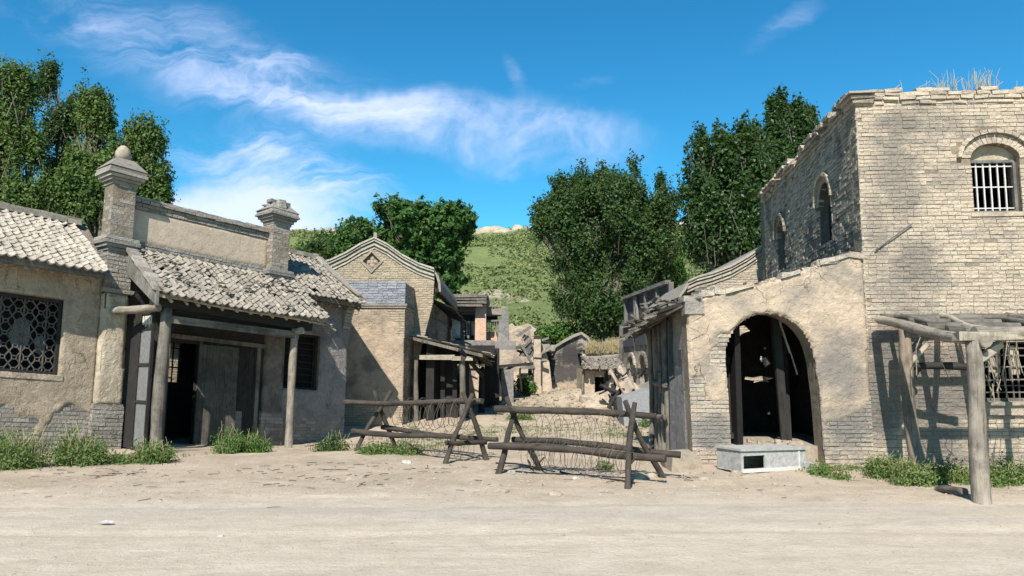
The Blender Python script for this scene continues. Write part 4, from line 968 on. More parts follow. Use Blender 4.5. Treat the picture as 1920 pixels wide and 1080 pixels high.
# hut with tiled roof + grassy roofed house behind
ht = thing('small_hut', 'small hut with sagging tile roof and open dark doorway', 'hut', D(1130, 735, 32))
yy = 32; zb = H(3.5, 32)
mb = MB(); slabpx(mb, yy, [(1096, 690), (1175, 690), (1175, 760), (1096, 760)], .3, 0, [[(1115, 692), (1134, 692), (1133, 752), (1115, 752)]])
a = D(1096, 690, yy); bx(mb, a.x, a.x + .3, yy + .3, yy + 4, .2, a.z); part('wall', mb, M['plaster_far'], ht)
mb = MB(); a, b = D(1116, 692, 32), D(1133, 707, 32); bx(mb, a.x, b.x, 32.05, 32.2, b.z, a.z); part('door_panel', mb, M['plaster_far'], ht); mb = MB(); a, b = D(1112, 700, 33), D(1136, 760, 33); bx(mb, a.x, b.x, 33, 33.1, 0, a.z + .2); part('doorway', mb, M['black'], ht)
mb = MB(); O = D(1090, 671, 33.6); E = D(1093, 690, 31.7); tiles(mb, O, V3((1, .0, -.02)), E - O, D(1170, 680, 32).x - D(1090, 680, 32).x, (E - O).length, .17, .16, 0, 2.5, .04)
mb.log(D(1090, 672, 33.6), D(1162, 668, 33.6), .1, m=0); part('roof', mb, M['tile_old'], ht)
mb = MB(); mb.log(D(1094, 683, 31.9), D(1094, 758, 31.9), .05, .06); mb.log(D(1088, 688, 31.6), D(1125, 697, 31.8), .05); mb.log(D(1090, 668, 33), D(1115, 692, 31.6), .05); mb.beam(D(1095, 693, 31.9), D(1170, 694, 31.9), .1, .1); split_part('post', mb, M['wood'], ht)
mb = MB(); slabpx(mb, 31.95, [(1136, 692), (1150, 692), (1142, 720), (1134, 750), (1131, 750), (1133, 715)], .1); part('curtain', mb, M['wood_dark'], ht)
gr = thing('grass_roofed_house', 'low clay house with dry grass growing on its long roof', 'house', D(1125, 720, 37))
mb = MB(); slabpx(mb, 37, [(1092, 652), (1112, 655), (1140, 648), (1164, 645), (1185, 650), (1190, 760), (1092, 760)], .4); part('wall', mb, M['plaster_far'], gr)
mb = MB(); slabpx(mb, 36.8, [(1092, 655), (1110, 659), (1140, 651), (1166, 646), (1166, 643), (1140, 647), (1110, 655), (1092, 651)], 3); part('roof_edge', mb, M['plaster_grey'], gr)
mb = MB(); slabpx(mb, 35, [(1120, 668), (1165, 662), (1168, 676), (1165, 690), (1120, 690)], .3); part('dark_front', mb, M['plaster_dark'], gr)

# arcaded building on the right of the lane, nearer as it goes right
arc = thing('arcaded_house', 'grey two storey arcaded house with boarded upper gallery', 'house', D(1205, 740, 29))
aF0 = D(1162, 700, 33); aF1 = D(1262, 700, 26); dirv = V3((aF1.x - aF0.x, aF1.y - aF0.y, 0)); Lr = dirv.length; dirv.normalize()
AF = Fr((aF0.x, aF0.y, 0), dirv, (dirv.y, -dirv.x, 0))
def arch(cu, w0, hw, hs_, n=10): return [(cu - hw, w0), (cu - hw, hs_)] + [(cu - hw * math.cos(math.pi * k / n), hs_ + hw * 1.15 * math.sin(math.pi * k / n)) for k in range(1, n)] + [(cu + hw, hs_), (cu + hw, w0)]
mb = MB(); ho = [arch(u, 1.0, .5, 1.75) for u in (2.0, 3.6, 5.2, 6.8)]
slab(mb, AF, [(0, 0), (Lr, 0), (Lr, 3.6), (.0, 3.6)], ho, .4); 
for h in ho:
    for k in range(1, len(h) - 1):
        a, b = h[k - 1], h[k]
        if a[1] >= 1.7 and b[1] >= 1.7: mb.beam(AF.p(a[0], .03, a[1]), AF.p(b[0], .03, b[1]), .12, .12)
part('wall', mb, M['plaster_arcade'], arc)
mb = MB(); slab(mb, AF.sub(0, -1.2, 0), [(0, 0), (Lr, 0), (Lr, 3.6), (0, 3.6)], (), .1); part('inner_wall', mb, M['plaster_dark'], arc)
mb = MB(); u = .9
for k in range(4): mb.box(AF, u + k * 1.75, u + 1.55 + k * 1.75, .04, .07, 2.62, 3.42, 0, .01)
part('sooty_band', mb, M['paint_dark'], arc)
mb = MB(); 
for k in range(5): mb.box(AF, 1.4 + k * 1.45, 1.52 + k * 1.45, .0, .16, 3.6, 4.6); 
mb.box(AF, 1.2, Lr, .0, .2, 4.55, 4.68, 0, .02); mb.box(AF, 1.2, Lr, -.1, .22, 3.5, 3.63, 0, .02); mb.beam(AF.p(3.2, .1, 3.6), AF.p(3.0, .1, 4.6), .14, .1)
part('gallery_frame', mb, M['wood_grey'], arc)
mb = MB(); mb.box(AF, 1.4, Lr, -.05, .03, 3.6, 4.56); part('gallery_panel', mb, M['paint_dark'], arc)

for nm, lb, y, pts, mt in (('ruined_wall', 'broken grey wall rising behind the grass roofed house', 45, [(1098, 760), (1098, 652), (1108, 640), (1122, 643), (1130, 634), (1150, 640), (1162, 632), (1176, 640), (1176, 760)], 'plaster_arcade'),
      ('ruined_wall', 'jagged clay wall behind the stepped ruin at the hill foot', 43, [(948, 760), (948, 612), (960, 606), (966, 612), (980, 610), (990, 606), (1004, 616), (1012, 628), (1020, 640), (1034, 648), (1034, 760)], 'plaster_far'),
      ('ruined_wall', 'dark stub wall beside the bright weeds at the ruin pier', 35.8, [(974, 770), (975, 712), (984, 706), (992, 716), (998, 714), (999, 770)], 'plaster_grey'),
      ('ruined_wall', 'low broken wall along the foot of the dark mud gable', 38.6, [(1036, 770), (1037, 722), (1052, 716), (1066, 724), (1078, 720), (1090, 727), (1090, 770)], 'plaster_mid')):
    mb = MB(); slabpx(mb, y, pts, .4)
    single(nm, mb, M[mt], lb, 'wall')
# fallen canopy
cn = thing('collapsed_canopy', 'collapsed canopy of bent matting on broken poles in the lane', 'canopy', D(1175, 758, 25))
def sheet(pts_fn, nu, nv, th=.03):
    m_ = MB(); P = [[pts_fn(i / nu, j / nv) for i in range(nu + 1)] for j in range(nv + 1)]
    vs = [p for r in P for p in r]; k = len(vs); vs += [p + V3((0, 0, -th)) for p in vs]; W1 = nu + 1
    fs = [(j * W1 + i, j * W1 + i + 1, (j + 1) * W1 + i + 1, (j + 1) * W1 + i) for j in range(nv) for i in range(nu)]
    fs += [tuple(k + q for q in f) for f in fs]; rim = [(i, i + 1) for i in range(nu)] + [(nv * W1 + i, nv * W1 + i + 1) for i in range(nu)] + [(j * W1, (j + 1) * W1) for j in range(nv)] + [(j * W1 + nu, (j + 1) * W1 + nu) for j in range(nv)]
    fs += [(a, b, b + k, a + k) for a, b in rim]; m_.add(vs, fs, 0, None, False); return m_
c00, c10, c01, c11 = D(1140, 698, 26), D(1166, 690, 27), D(1172, 745, 24.2), D(1200, 722, 24.6)
def f1(s, t): p = c00.lerp(c10, s).lerp(c01.lerp(c11, s), t); return p + V3((0, 0, .10 * math.sin(s * 9 + t * 3) + .08 * noise.noise(p * 3)))
part('matting', sheet(f1, 14, 16, .06), M['plaster_far'], cn)
d00, d10, d01, d11 = D(1175, 742, 24.2), D(1222, 722, 24), D(1180, 722, 26), D(1228, 702, 25.8)
def f2(s, t): p = d00.lerp(d10, s).lerp(d01.lerp(d11, s), t); return p + V3((0, 0, -.15 * math.sin(math.pi * s) - .1 * math.sin(s * 14) * (1 - t) * .5 + .06 * noise.noise(p * 3)))
part('matting', sheet(f2, 22, 10, .07), M['tile_old'], cn)
mb = MB()
mb.log(D(1147, 752, 25), D(1158, 706, 26), .07, .06); mb.log(D(1160, 768, 24.6), D(1148, 722, 25.6), .06); mb.log(D(1140, 765, 24.9), D(1165, 728, 25), .06); mb.log(D(1125, 722, 25), D(1165, 738, 25), .06)
mb.log(D(1162, 745, 24.5), D(1200, 735, 24.5), .05); mb.log(D(1176, 765, 24.4), D(1168, 730, 24.9), .06); mb.log(D(1172, 765, 24.6), D(1185, 738, 24.9), .05)
for k in range(12): p = D(random.uniform(1135, 1170), random.uniform(705, 750), 25.5); mb.beam(p, p + V3((random.uniform(-.4, .4), random.uniform(-.3, .3), random.uniform(-.5, .5))), .06, .04, j=.02)
for k in range(14): p = D(random.uniform(1180, 1225), random.uniform(700, 712), 25.8); mb.beam(p, p + V3((random.uniform(-.2, .2), random.uniform(-.2, .2), random.uniform(.1, .45))), .05, .05, j=.02)
split_part('pole', mb, M['wood_burnt'], cn)
mb = MB(); y = 23.4; zb = H(3.8, y) - .1
o = [(D(1166, 760, y).x, D(1166, 745, y).z), (D(1190, 740, y).x, D(1190, 737, y).z), (D(1232, 728, y).x, D(1232, 726, y).z), (D(1232, 728, y).x, zb), (D(1170, 728, y).x, zb)]
slab(mb, Fr((0, y, 0), (1, 0, 0), (0, -1, 0)), o, (), 1.2); single('grey_slab', mb, M['slab'], 'leaning grey concrete slab lying below the collapsed canopy', 'slab')
mb = MB(); mb.box(WORLD, D(1222, 760, 21).x, D(1232, 760, 21).x, -21.4, -21, -.1, D(1225, 745, 21).z); single('stone_post', mb, M['plaster_far'], 'short pale clay post at the lane side beside the shopfront', 'post')
def rock(c, sx, sy, sz, mat, name='rock', label=None, cat='rock', group=None, seed=0, sub=3):
    bm = bmesh.new(); bmesh.ops.create_icosphere(bm, subdivisions=sub, radius=1)
    vs = []
    for v in bm.verts:
        q = v.co; n = noise.noise(q * 1.3 + V3((seed, 0, 0))) * .35 + .15 * noise.noise(q * 3.5 + V3((0, seed, 0)))
        p = q * (1 + n); vs.append(V3((c[0] + p.x * sx, c[1] + p.y * sy, c[2] + max(-.5, p.z) * sz)))
    mb = MB(); bm.verts.index_update(); mb.add(vs, [[w.index for w in f.verts] for f in bm.faces], 0, None, False); bm.free()
    return single(name, mb, mat, label, cat, group)
p = D(1131, 748, 26.5); rock((p.x, p.y, H(p.x, p.y) + .28), .8, .5, .42, M['plaster_far'], 'boulder', 'pale boulder lying at the foot of the collapsed canopy', 'boulder', seed=3)

# background gable house at the right, behind the arch annexe
bg = thing('swept_roof_house', 'brick house with swept eave roof half hidden behind the tall building', 'house', (6.6, 23.5, 0))
yy = 23; top2 = [D(1288, 532, yy), D(1305, 524, yy), D(1335, 516, yy), D(1370, 503, yy), D(1400, 486, yy), D(1432, 464, yy), D(1450, 452, yy), D(1480, 470, yy), D(1520, 492, yy)]
o = [(top2[0].x + .35, -.3)] + [(p.x, p.z) for p in top2[1:]] + [(top2[-1].x, -.3)]
KF = Fr((0, yy, 0), (1, 0, 0), (0, -1, 0)); mb = MB(); slab(mb, KF, o, (), .35); bricks(mb, KF, o, (), .075, .28, m=1)
bx(mb, top2[1].x + .3, top2[1].x + .6, yy + .35, yy + 8, 0, 4.2); part('wall', mb, [M['mortar'], M['brick_arch']], bg)
top_save = top; top = [(p.x, p.z) for p in top2]; GFs = GF; GF = KF
mb = MB(); sweep(-.22, .05, -.05, .05); sweep(-.1, .07, -.05, .09); sweep(.02, .07, -.3, .12); sweep(.09, .06, -.3, .16); part('verge', mb, M['tile'], bg)
top = top_save; GF = GFs; mb = MB()
for (a, b) in zip(top2[:-1], top2[1:]): mb.hexa([KF.p(a.x, -8, a.z - .1), KF.p(b.x, -8, b.z - .1), KF.p(b.x, -.2, b.z - .1), KF.p(a.x, -.2, a.z - .1), KF.p(a.x, -8, a.z + .04), KF.p(b.x, -8, b.z + .04), KF.p(b.x, -.2, b.z + .04), KF.p(a.x, -.2, a.z + .04)])
a = top2[0]; mb.hexa([KF.p(a.x - .25, -8, a.z - .45), KF.p(a.x + .05, -8, a.z - .05), KF.p(a.x + .05, .1, a.z - .05), KF.p(a.x - .25, .1, a.z - .45), KF.p(a.x - .27, -8, a.z - .4), KF.p(a.x, -8, a.z + .04), KF.p(a.x, .1, a.z + .04), KF.p(a.x - .27, .1, a.z - .4)])
part('roof', mb, M['tile_old'], bg)
mb = MB()
for k in range(5): mb.box(KF, top2[1].x - .35 + k * .1, top2[1].x + .3, -.3, .05, 3.6 + k * .13, 3.7 + k * .13, 0, .01)
part('corbel', mb, M['brick_grey'], bg)

# ------------------------------------------------------------------ ARCH ANNEXE (plastered front with a tall round arch)
ax0, ax1, ay = 3.12, 6.2, 13.55
an = thing('arch_annexe', 'cracked plaster lean-to front with a tall open archway against the brick building', 'building', (4.7, 13.6, 0))
XF = Fr((ax0, ay, 0), (1, .02, 0), (.02, -1, 0), (-.025, 0, 1)); n = 18
ah = [(.66, -.3)] + [(.66, 1.2), (.64, 1.75)] + [(1.43 - .79 * math.cos(math.pi * k / n), 1.8 + .83 * math.sin(math.pi * k / n)) for k in range(1, n)] + [(2.24, 1.75), (2.28, 1.2), (2.3, -.3)]
ao = [(-.0, -.4), (3.12, -.4), (3.2, 3.62), (2.95, 3.66), (2.4, 3.5), (1.7, 3.25), (1.2, 3.12), (.7, 3.0), (.3, 2.9), (.02, 2.86)]
mb = MB(); slab(mb, XF, ao, [ah], .42)
def mk(u, w):
    k = (w - 1.0 - .35 * nz(u, w, 1.5, 8)) if u > 2.2 else (w - 1.35 - .5 * nz(u, w, 1.7, 5))
    if u < .72: k = min(k, (u > .45) * -1 + 1 if w < 1.9 and u > .45 else k)
    k = min(k, math.hypot(u - .62, (w - 1.9) * .6) - .25 + .2 * nz(u, w, 3, 1)) 
    return k + .35 * nz(u, w, 2.6, 4) + .1
bricks(mb, XF, ao, [ah], .072, .27, keep=lambda u, w: mk(u, w) < .16, proud=.012, jit=.008)
plaster(mb, XF, ao, [ah], .035, mk, .03, seed=20, rough=.012)
part('front_wall', mb, [M['mortar'], M['brick_arch'], M['plaster_arch']], an)
mb = MB(); pts = ao[2:]
for (a, b) in zip(pts[:-1], pts[1:]):
    L = math.hypot(b[0] - a[0], b[1] - a[1]); k = max(1, int(L / .26))
    for i in range(k):
        t0, t1 = i / k, (i + 1) / k - .02
        if random.random() < .3: continue
        p = (a[0] + (b[0] - a[0]) * t1, a[1] + (b[1] - a[1]) * t1); q = (a[0] + (b[0] - a[0]) * t0, a[1] + (b[1] - a[1]) * t0); h = random.uniform(.03, .07)
        mb.hexa([XF.p(p[0], -.35, p[1] - .03), XF.p(q[0], -.35, q[1] - .03), XF.p(q[0], .07, q[1] - .03), XF.p(p[0], .07, p[1] - .03), XF.p(p[0], -.35, p[1] + h), XF.p(q[0], -.35, q[1] + h), XF.p(q[0], .07, q[1] + h), XF.p(p[0], .07, p[1] + h)], 0, .012)
for k in range(26): u = random.uniform(-.05, 1.2) if k < 16 else random.uniform(1.2, 3); w = np.interp(u, [0, 1.2, 1.7, 2.4, 3], [2.88, 3.12, 3.25, 3.5, 3.64]); a = random.uniform(.1, .26); mb.box(XF, u, u + a, -.2, random.uniform(-.0, .06), w - .02, w + random.uniform(.03, .1), 0, .02)
mb.box(XF, -.02, .32, -.3, .06, 2.6, 2.84, 0, .01); mb.box(XF, -.04, .28, -.3, .07, 2.84, 2.92, 0, .02)
part('coping', mb, M['brick_arch'], an)
# interior
bw = Fr((ax0, 17.3, 0), (1, 0, 0), (0, -1, 0))
def hole(px0, py0, px1, py1, n=9, j=.3):
    a, b = D(px0, py0, 17.3), D(px1, py1, 17.3); cx_, cz = (a.x + b.x) / 2 - ax0, (a.z + b.z) / 2; rx, rz = abs(b.x - a.x) / 2, abs(a.z - b.z) / 2
    return [(cx_ + math.cos(2 * math.pi * k / n + .3) * rx * random.choice((.55, .8, 1.15, 1.3)), cz + math.sin(2 * math.pi * k / n + .3) * rz * random.choice((.5, .85, 1.2))) for k in range(n)]
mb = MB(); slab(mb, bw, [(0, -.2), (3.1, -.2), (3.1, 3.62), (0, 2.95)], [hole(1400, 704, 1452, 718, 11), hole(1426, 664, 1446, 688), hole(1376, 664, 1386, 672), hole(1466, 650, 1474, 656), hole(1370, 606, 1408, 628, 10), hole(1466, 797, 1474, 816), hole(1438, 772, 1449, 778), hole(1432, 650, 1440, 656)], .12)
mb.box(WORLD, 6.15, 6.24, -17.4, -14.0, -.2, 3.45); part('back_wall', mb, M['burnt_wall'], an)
mb = MB(); mb.hexa([V3((3.05, 13.9, 2.82)), V3((6.3, 13.9, 3.5)), V3((6.3, 17.4, 3.7)), V3((3.05, 17.4, 2.95)), V3((3.05, 13.9, 2.9)), V3((6.3, 13.9, 3.58)), V3((6.3, 17.4, 3.78)), V3((3.05, 17.4, 3.03))]); part('roof', mb, M['wood_dark'], an)
mb = MB()
mb.beam((5.08, 14.6, .1), (4.93, 14.55, 3.2), .14, .14, j=.02); mb.beam((5.25, 14.9, .1), (5.2, 14.9, 3.2), .1, .1); mb.beam((3.95, 14.3, .1), (3.93, 14.3, 1.75), .1, .1); mb.beam((3.4, 14.5, 2.75), (6.1, 14.5, 3.3), .14, .18)
mb.beam((3.75, 14.3, 1.8), (4.15, 14.3, 1.83), .16, .14); mb.beam((3.75, 14.3, .45), (4.15, 14.3, .46), .3, .1); mb.beam((4.12, 14.32, .1), (4.08, 14.32, 1.8), .07, .12)
split_part('inner_timber', mb, M['wood_burnt'], an)
mb = MB()
mb.beam((4.93, 14.42, 2.95), (5.02, 14.42, 2.5), .035, .02); mb.beam((5.0, 14.44, 2.55), (5.17, 14.44, 1.95), .045, .02, j=.01); mb.beam((5.15, 14.45, 2.1), (5.3, 14.45, 1.55), .035, .02, j=.008)
split_part('split_board', mb, M['stone_pale'], an)
mb = MB(); mb.box(WORLD, 3.5, 6.15, -17.0, -13.9, -.2, .3, 0, .01); part('floor', mb, M['stone'], an)
mb = MB(); 
for k in range(14): p = V3((random.uniform(4.3, 5.0), random.uniform(14.0, 14.6), .3)); mb.box(Fr(p, V3((1, random.uniform(-.3, .3), 0)), (0, -1, 0)), 0, random.uniform(.08, .25), 0, .1, 0, random.uniform(.03, .08), 0, .015)
part('rubble', mb, M['stone'], an)

# lane side shopfront
sh = thing('shopfront', 'dark timber shopfront under ragged eave on the lane side of the arch', 'shop', (3.05, 15.4, 0))
LF = Fr((3.1, 13.62, 0), (.0, 1, 0), (-1, 0, 0))
mb = MB(); ho = [[(1.35, .3), (2.55, .3), (2.55, 2.2), (1.35, 2.2)]]; slab(mb, LF, [(.3, -.3), (3.6, -.3), (3.6, 2.75), (.3, 2.75)], ho, .2); plaster(mb, LF, [(.3, -.3), (1.3, -.3), (1.3, 2.75), (.3, 2.75)], (), .05, None, .015, m=1)
part('wall', mb, [M['plaster_grey'], M['plaster_grey']], sh)
mb = MB(); mb.box(LF, .35, 1.15, .03, .05, 1.72, 1.77); mb.box(LF, .38, .72, .03, .045, 1.82, 2.0); mb.box(LF, 1.2, 1.34, 0, .1, -.1, 2.6, 0, .02); part('board', mb, M['paint_dark'], sh)
mb = MB()
for u, l in ((1.4, .05), (1.75, -.04), (2.1, .06), (2.5, 0), (3.2, .03)): mb.log(LF.p(u, .12, -.1), LF.p(u + l, .1, 2.7), .06, .055, 7, bend=.01)
mb.log(LF.p(1.3, .17, 1.35), LF.p(2.6, .15, 1.4), .055); mb.log(LF.p(1.2, .2, .75), LF.p(2.5, .17, .72), .05); mb.beam(LF.p(1.7, .2, 1.6), LF.p(1.9, .15, 1.2), .06, .08)
split_part('timber_post', mb, M['wood'], sh)
mb = MB(); slab(mb, LF.sub(0, -.9, 0), [(.3, -.3), (3.6, -.3), (3.6, 2.7), (.3, 2.7)], (), .1); part('inner_wall', mb, M['black'], sh)  # flat black slab standing in for the unlit inside
mb = MB()
for k in range(46):
    u = .05 + k * .085; o_ = random.uniform(.35, .75); sag = .28 * (u / 3.6)
    mb.beam(LF.p(u, -.2, 2.92 - sag), LF.p(u + random.uniform(-.06, .06), o_, 2.62 - sag + random.uniform(-.05, .04)), random.uniform(.03, .08), .03, j=.012)
for k in range(60):
    u = random.uniform(.0, 3.9); sag = .28 * (u / 3.6); p = LF.p(u, random.uniform(.0, .6), 2.86 - sag + random.uniform(-.08, .1)); mb.beam(p, p + V3((random.uniform(-.25, .25), random.uniform(-.3, .3), random.uniform(-.08, .08))), .06, .025, j=.012)
ev = part('eave', mb, M['wood'], sh)
mb = MB(); mb.hexa([LF.p(0.02, -.3, 2.9), LF.p(3.9, -.3, 2.62), LF.p(3.9, .5, 2.38), LF.p(.02, .5, 2.64), LF.p(0.02, -.3, 2.96), LF.p(3.9, -.3, 2.68), LF.p(3.9, .5, 2.44), LF.p(.02, .5, 2.7)]); part('roof_boards', mb, M['wood_dark'], ev)
mb = MB(); q = G(1278, 888, 0); mb.box(WORLD, 2.62, 3.12, -13.9, -13.0, -.15, .22, 0, .04); single('step_stone', mb, M['stone'], 'worn square step stone at the left foot of the arch wall', 'step')

# ------------------------------------------------------------------ TALL BRICK BUILDING
tb = thing('tall_brick_building', 'tall weathered brick building with arched barred windows and crumbling parapet', 'building', (8.5, 13.6, 0))
TF = Fr((6.25, 13.62, 0), (.998, -.06, 0), (-.06, -.998, 0)); TW = 6.2
def archw(u0, u1, w0, w1, ah_, n=10): 
    c = (u0 + u1) / 2; hw = (u1 - u0) / 2
    return [(u0, w0), (u1, w0), (u1, w1)] + [(c + hw * math.cos(math.pi * k / n), w1 + ah_ * math.sin(math.pi * k / n)) for k in range(1, n)] + [(u0, w1)]
w_up = archw(1.95, 2.8, 4.42, 5.4, .27); w_lo = [(1.9, 1.1), (3.15, 1.1), (3.15, 2.15), (1.9, 2.15)]
to = [(0, -.4), (TW, -.4), (TW, 6.62), (0, 6.6)]
def ring_keep(u, w):
    c = 2.375; return not (w > 5.3 and ((u - c) / .72) ** 2 + ((w - 5.38) / .58) ** 2 < 1 )
mb = MB(); slab(mb, TF, to, [w_up, w_lo], .4)
bricks(mb, TF, to, [w_up, w_lo], .07, .235, keep=ring_keep, miss=.008, proud=.009, jit=.006, gap=.01)
def voussoirs(mb, fr, c, w, rx, rz, bl, n, pr=.03, m=1, ang=180, g=.9):
    for k in range(n):
        a0 = math.radians(90 - ang / 2 + ang * k / n); a1 = a0 + math.radians(ang / n) * g
        P = lambda a, e: (c + math.cos(a) * (rx + e), w + math.sin(a) * (rz + e)); A, B, C, Dd = P(a0, 0), P(a1, 0), P(a1, bl), P(a0, bl)
        mb.hexa([fr.p(A[0], -.1, A[1]), fr.p(B[0], -.1, B[1]), fr.p(B[0], pr, B[1]), fr.p(A[0], pr, A[1]), fr.p(Dd[0], -.1, Dd[1]), fr.p(C[0], -.1, C[1]), fr.p(C[0], pr, C[1]), fr.p(Dd[0], pr, Dd[1])], m, .004)
voussoirs(mb, TF, 2.375, 5.4, .425, .27, .16, 17, .02); voussoirs(mb, TF, 2.375, 5.4, .6, .445, .07, 14, .09, 1)
for k in range(40):
    pass
TS = Fr((6.25, 13.62, 0), (.116, .993, 0), (-.993, .116, 0)); SL2 = 8.1
sw = [archw(1.72, 2.62, 4.22, 5.1, .42), archw(5.75, 6.6, 4.22, 5.1, .4)]
so = [(0, -.4), (SL2, -.4), (SL2, 6.62), (0, 6.6)]
def sk(u, w):
    for c in (2.17, 6.17):
        if w > 5.0 and ((u - c) / .66) ** 2 + ((w - 5.08) / .64) ** 2 < 1: return False
    return True
m2 = MB(); slab(m2, TS, [(.07, -.4), (SL2, -.4), (SL2, 6.62), (.07, 6.6)], sw, .4)
bricks(m2, TS, [(0, 1.8), (SL2, 1.8), (SL2, 6.62), (0, 6.6)], sw, .07, .235, keep=sk, miss=.025, proud=.016, jit=.012, gap=.01)
for c, hw, rz in ((2.17, .45, .42), (6.17, .425, .4)): voussoirs(m2, TS, c, 5.1, hw, rz, .13, 15, .02); voussoirs(m2, TS, c, 5.1, hw + .13, rz + .13, .07, 13, .09)
for w0 in (4.22, 4.55, 4.9): m2.box(TS, 1.62, 1.7, 0, .03, w0, w0 + .2, 1, .01)
m3 = MB(); slab(m3, TF.turn(TW, 0, 0, 1), so, (), .4); slab(m3, Fr(TS.p(SL2, 0, 0), TF.U, TF.V, TF.W), [(0, -.4), (TW, -.4), (TW, 6.62), (0, 6.62)], (), .4)
P0 = [TF.p(.2, -.2, 6.3), TF.p(TW, -.2, 6.3), TF.p(TW, -SL2, 6.3), TS.p(SL2, -.2, 6.3)]; m3.add(P0 + [p + V3((0, 0, .15)) for p in P0], [(0, 1, 2, 3), (4, 5, 6, 7)])
P1 = [p + V3((0, 0, -2.9)) for p in P0]; m3.add(P1, [(0, 1, 2, 3)])
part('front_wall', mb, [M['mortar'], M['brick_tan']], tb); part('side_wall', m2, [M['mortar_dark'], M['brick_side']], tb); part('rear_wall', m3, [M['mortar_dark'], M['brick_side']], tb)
mb = MB()      # corbelled cornice and ragged coping
def crs(fr, L, w, e, h=.07, miss=.02, bl=.28, j=.012, lo=0):
    u = -e
    while u < L:
        l = bl * random.uniform(.85, 1.1)
        if random.random() > miss: mb.box(fr, u, u + l - .012, -.3, e + random.uniform(-.008, .012), w, w + h - .008 + random.uniform(-.004, .008), 0, j)
        u += l
crs(TF, TW, 6.42, .03); crs(TF, TW, 6.495, .05); crs(TF, TW, 6.57, .06, miss=.04, j=.014); crs(TF, TW, 6.645, .04, miss=.35, j=.016)
cf = part('cornice', mb, M['brick_tan'], tb)
mb = MB()
u = -.0
for k in range(4): crs(TS, SL2, 6.36 + k * .075, .03 + .045 * k, miss=.05 + .08 * k, j=.018)
crs(TS, SL2, 6.66, .12, miss=.55, j=.02); part('side_cornice', mb, M['brick_arch'], tb)
wn = lattice_window(tb, TF.sub(0, 0, 0), 1.95, 2.8, 4.42, 5.4, -.16, fw=.05, pattern='bars', mats=('wood_grey', 'iron_pale'), cols=6)
mb = MB(); slab(mb, TF, archw(1.93, 2.82, 5.36, 5.4, .28)[1:], (), .05, v=-.16); part('tympanum', mb, M['plaster_pillar'], wn)
mb = MB(); mb.box(TF, 1.9, 2.85, -.3, .03, 4.34, 4.415, 0, .008); part('sill', mb, M['brick_tan'], wn)
for a, b in ((1.72, 2.62), (5.75, 6.6)): lattice_window(tb, TS, a, b, 4.22, 5.15, -.22, fw=.06, pattern='bars', mats=('wood_dark', 'iron_dark'), cols=6)
wl = lattice_window(tb, TF, 1.9, 3.15, 1.1, 2.15, -.08, fw=.05, pattern='grid', mats=('wood', 'wood'), rows=9, cols=9)
mb = MB()
for k in range(26):
    p = TF.p(random.uniform(1.95, 3.1), random.uniform(-.05, .15), random.uniform(1.3, 2.2)); mb.beam(p, p + V3((random.uniform(-.15, .15), random.uniform(-.05, .05), -random.uniform(.2, .6))), .018, .012, j=.004)
for a, b, c, d in ((2.1, 1.6, 2.3, 2.0), (2.45, 1.55, 2.62, 2.05), (2.75, 1.3, 2.95, 1.7)): mb.box(TF, a, c, -.14, -.12, b, d, 0, .02)
part('broken_strips', mb, M['wood_pale'], wl)
mb = MB(); mb.box(TF, 1.85, 3.2, -.3, .08, .86, 1.09, 0, .01); mb.box(TF, 1.85, 3.2, -.3, .14, 1.04, 1.09, 0, .015); part('sill', mb, M['brick_arch'], wl)
mb = MB(); mb.log(TF.p(.2, .05, 4.05 - .3), TF.p(.86, .05, 4.1 + .12), .012, .012, 6, bend=.01); part('rod', mb, M['iron_dark'], tb)
mb = MB()
for k in range(90):
    u = random.choice((random.uniform(.7, 4), random.uniform(1.5, 2.6))); p = TF.p(u, -.15 + random.uniform(-.1, .1), 6.68); h = random.uniform(.08, .35) * (1.3 if 1.5 < u < 2.6 else .7)
    mb.tube([p, p + V3((random.uniform(-.04, .04), 0, h * .6)), p + V3((random.uniform(-.12, .12), random.uniform(-.05, .05), h))], [.006, .005, .003], 3)
single('dry_grass', mb, M['dry_grass'], 'dry grass stalks growing along the brick parapet', 'grass', kind='stuff')

# ------------------------------------------------------------------ LOG PERGOLA
pg = thing('log_pergola', 'rough log pergola on two bleached posts leaning on the brick wall', 'pergola', (6.2, 11.5, 0))
fb = G(1838, 937); z0 = H(fb.x, fb.y)
mb = MB(); mb.log(V3((fb.x + .02, fb.y, z0 - .1)), D(1823, 632, 10.05), .112, .092, 14, bend=.008, seg=10, wob=.05); part('post', mb, M['wood_log'], pg)
mb = MB(); mb.log(D(1720, 890, 12.6), D(1694, 604, 12.9), .115, .095, 12, bend=.01, seg=8, wob=.05); mb.log(D(1720, 890, 12.6), D(1721, 905, 12.6), .11, .12, 12); part('post', mb, M['wood_post'], pg)
mb = MB(); mb.log((9.3, 10.0, z0 - .1), (9.3, 10.0, 2.05), .12, .11, 10); part('post', mb, M['wood_log'], pg)
def lg(y0, px0, py0_, y1, px1, py1_, r0, r1=None, name='pole', mat='wood', bend=.015):
    m_ = MB(); m_.log(D(px0, py0_, y0), D(px1, py1_, y1), r0, r1, 9, bend=bend); return part(name, m_, M[mat], pg)
lg(13.35, 1648, 599, 9.9, 1850, 640, .075, .085, 'side_beam', 'wood_log')
lg(13.3, 1675, 592, 11.2, 1822, 621, .045, .05); lg(13.3, 1765, 591, 10.4, 1862, 622, .05, .07, mat='wood_pale')
lg(13.3, 1728, 604, 9.8, 1985, 628, .06, .07); lg(13.3, 1845, 597, 10.6, 1990, 622, .05, .06); lg(13.3, 1888, 592, 10, 2090, 615, .06)
lg(13.3, 1800, 603, 10, 2050, 640, .055)
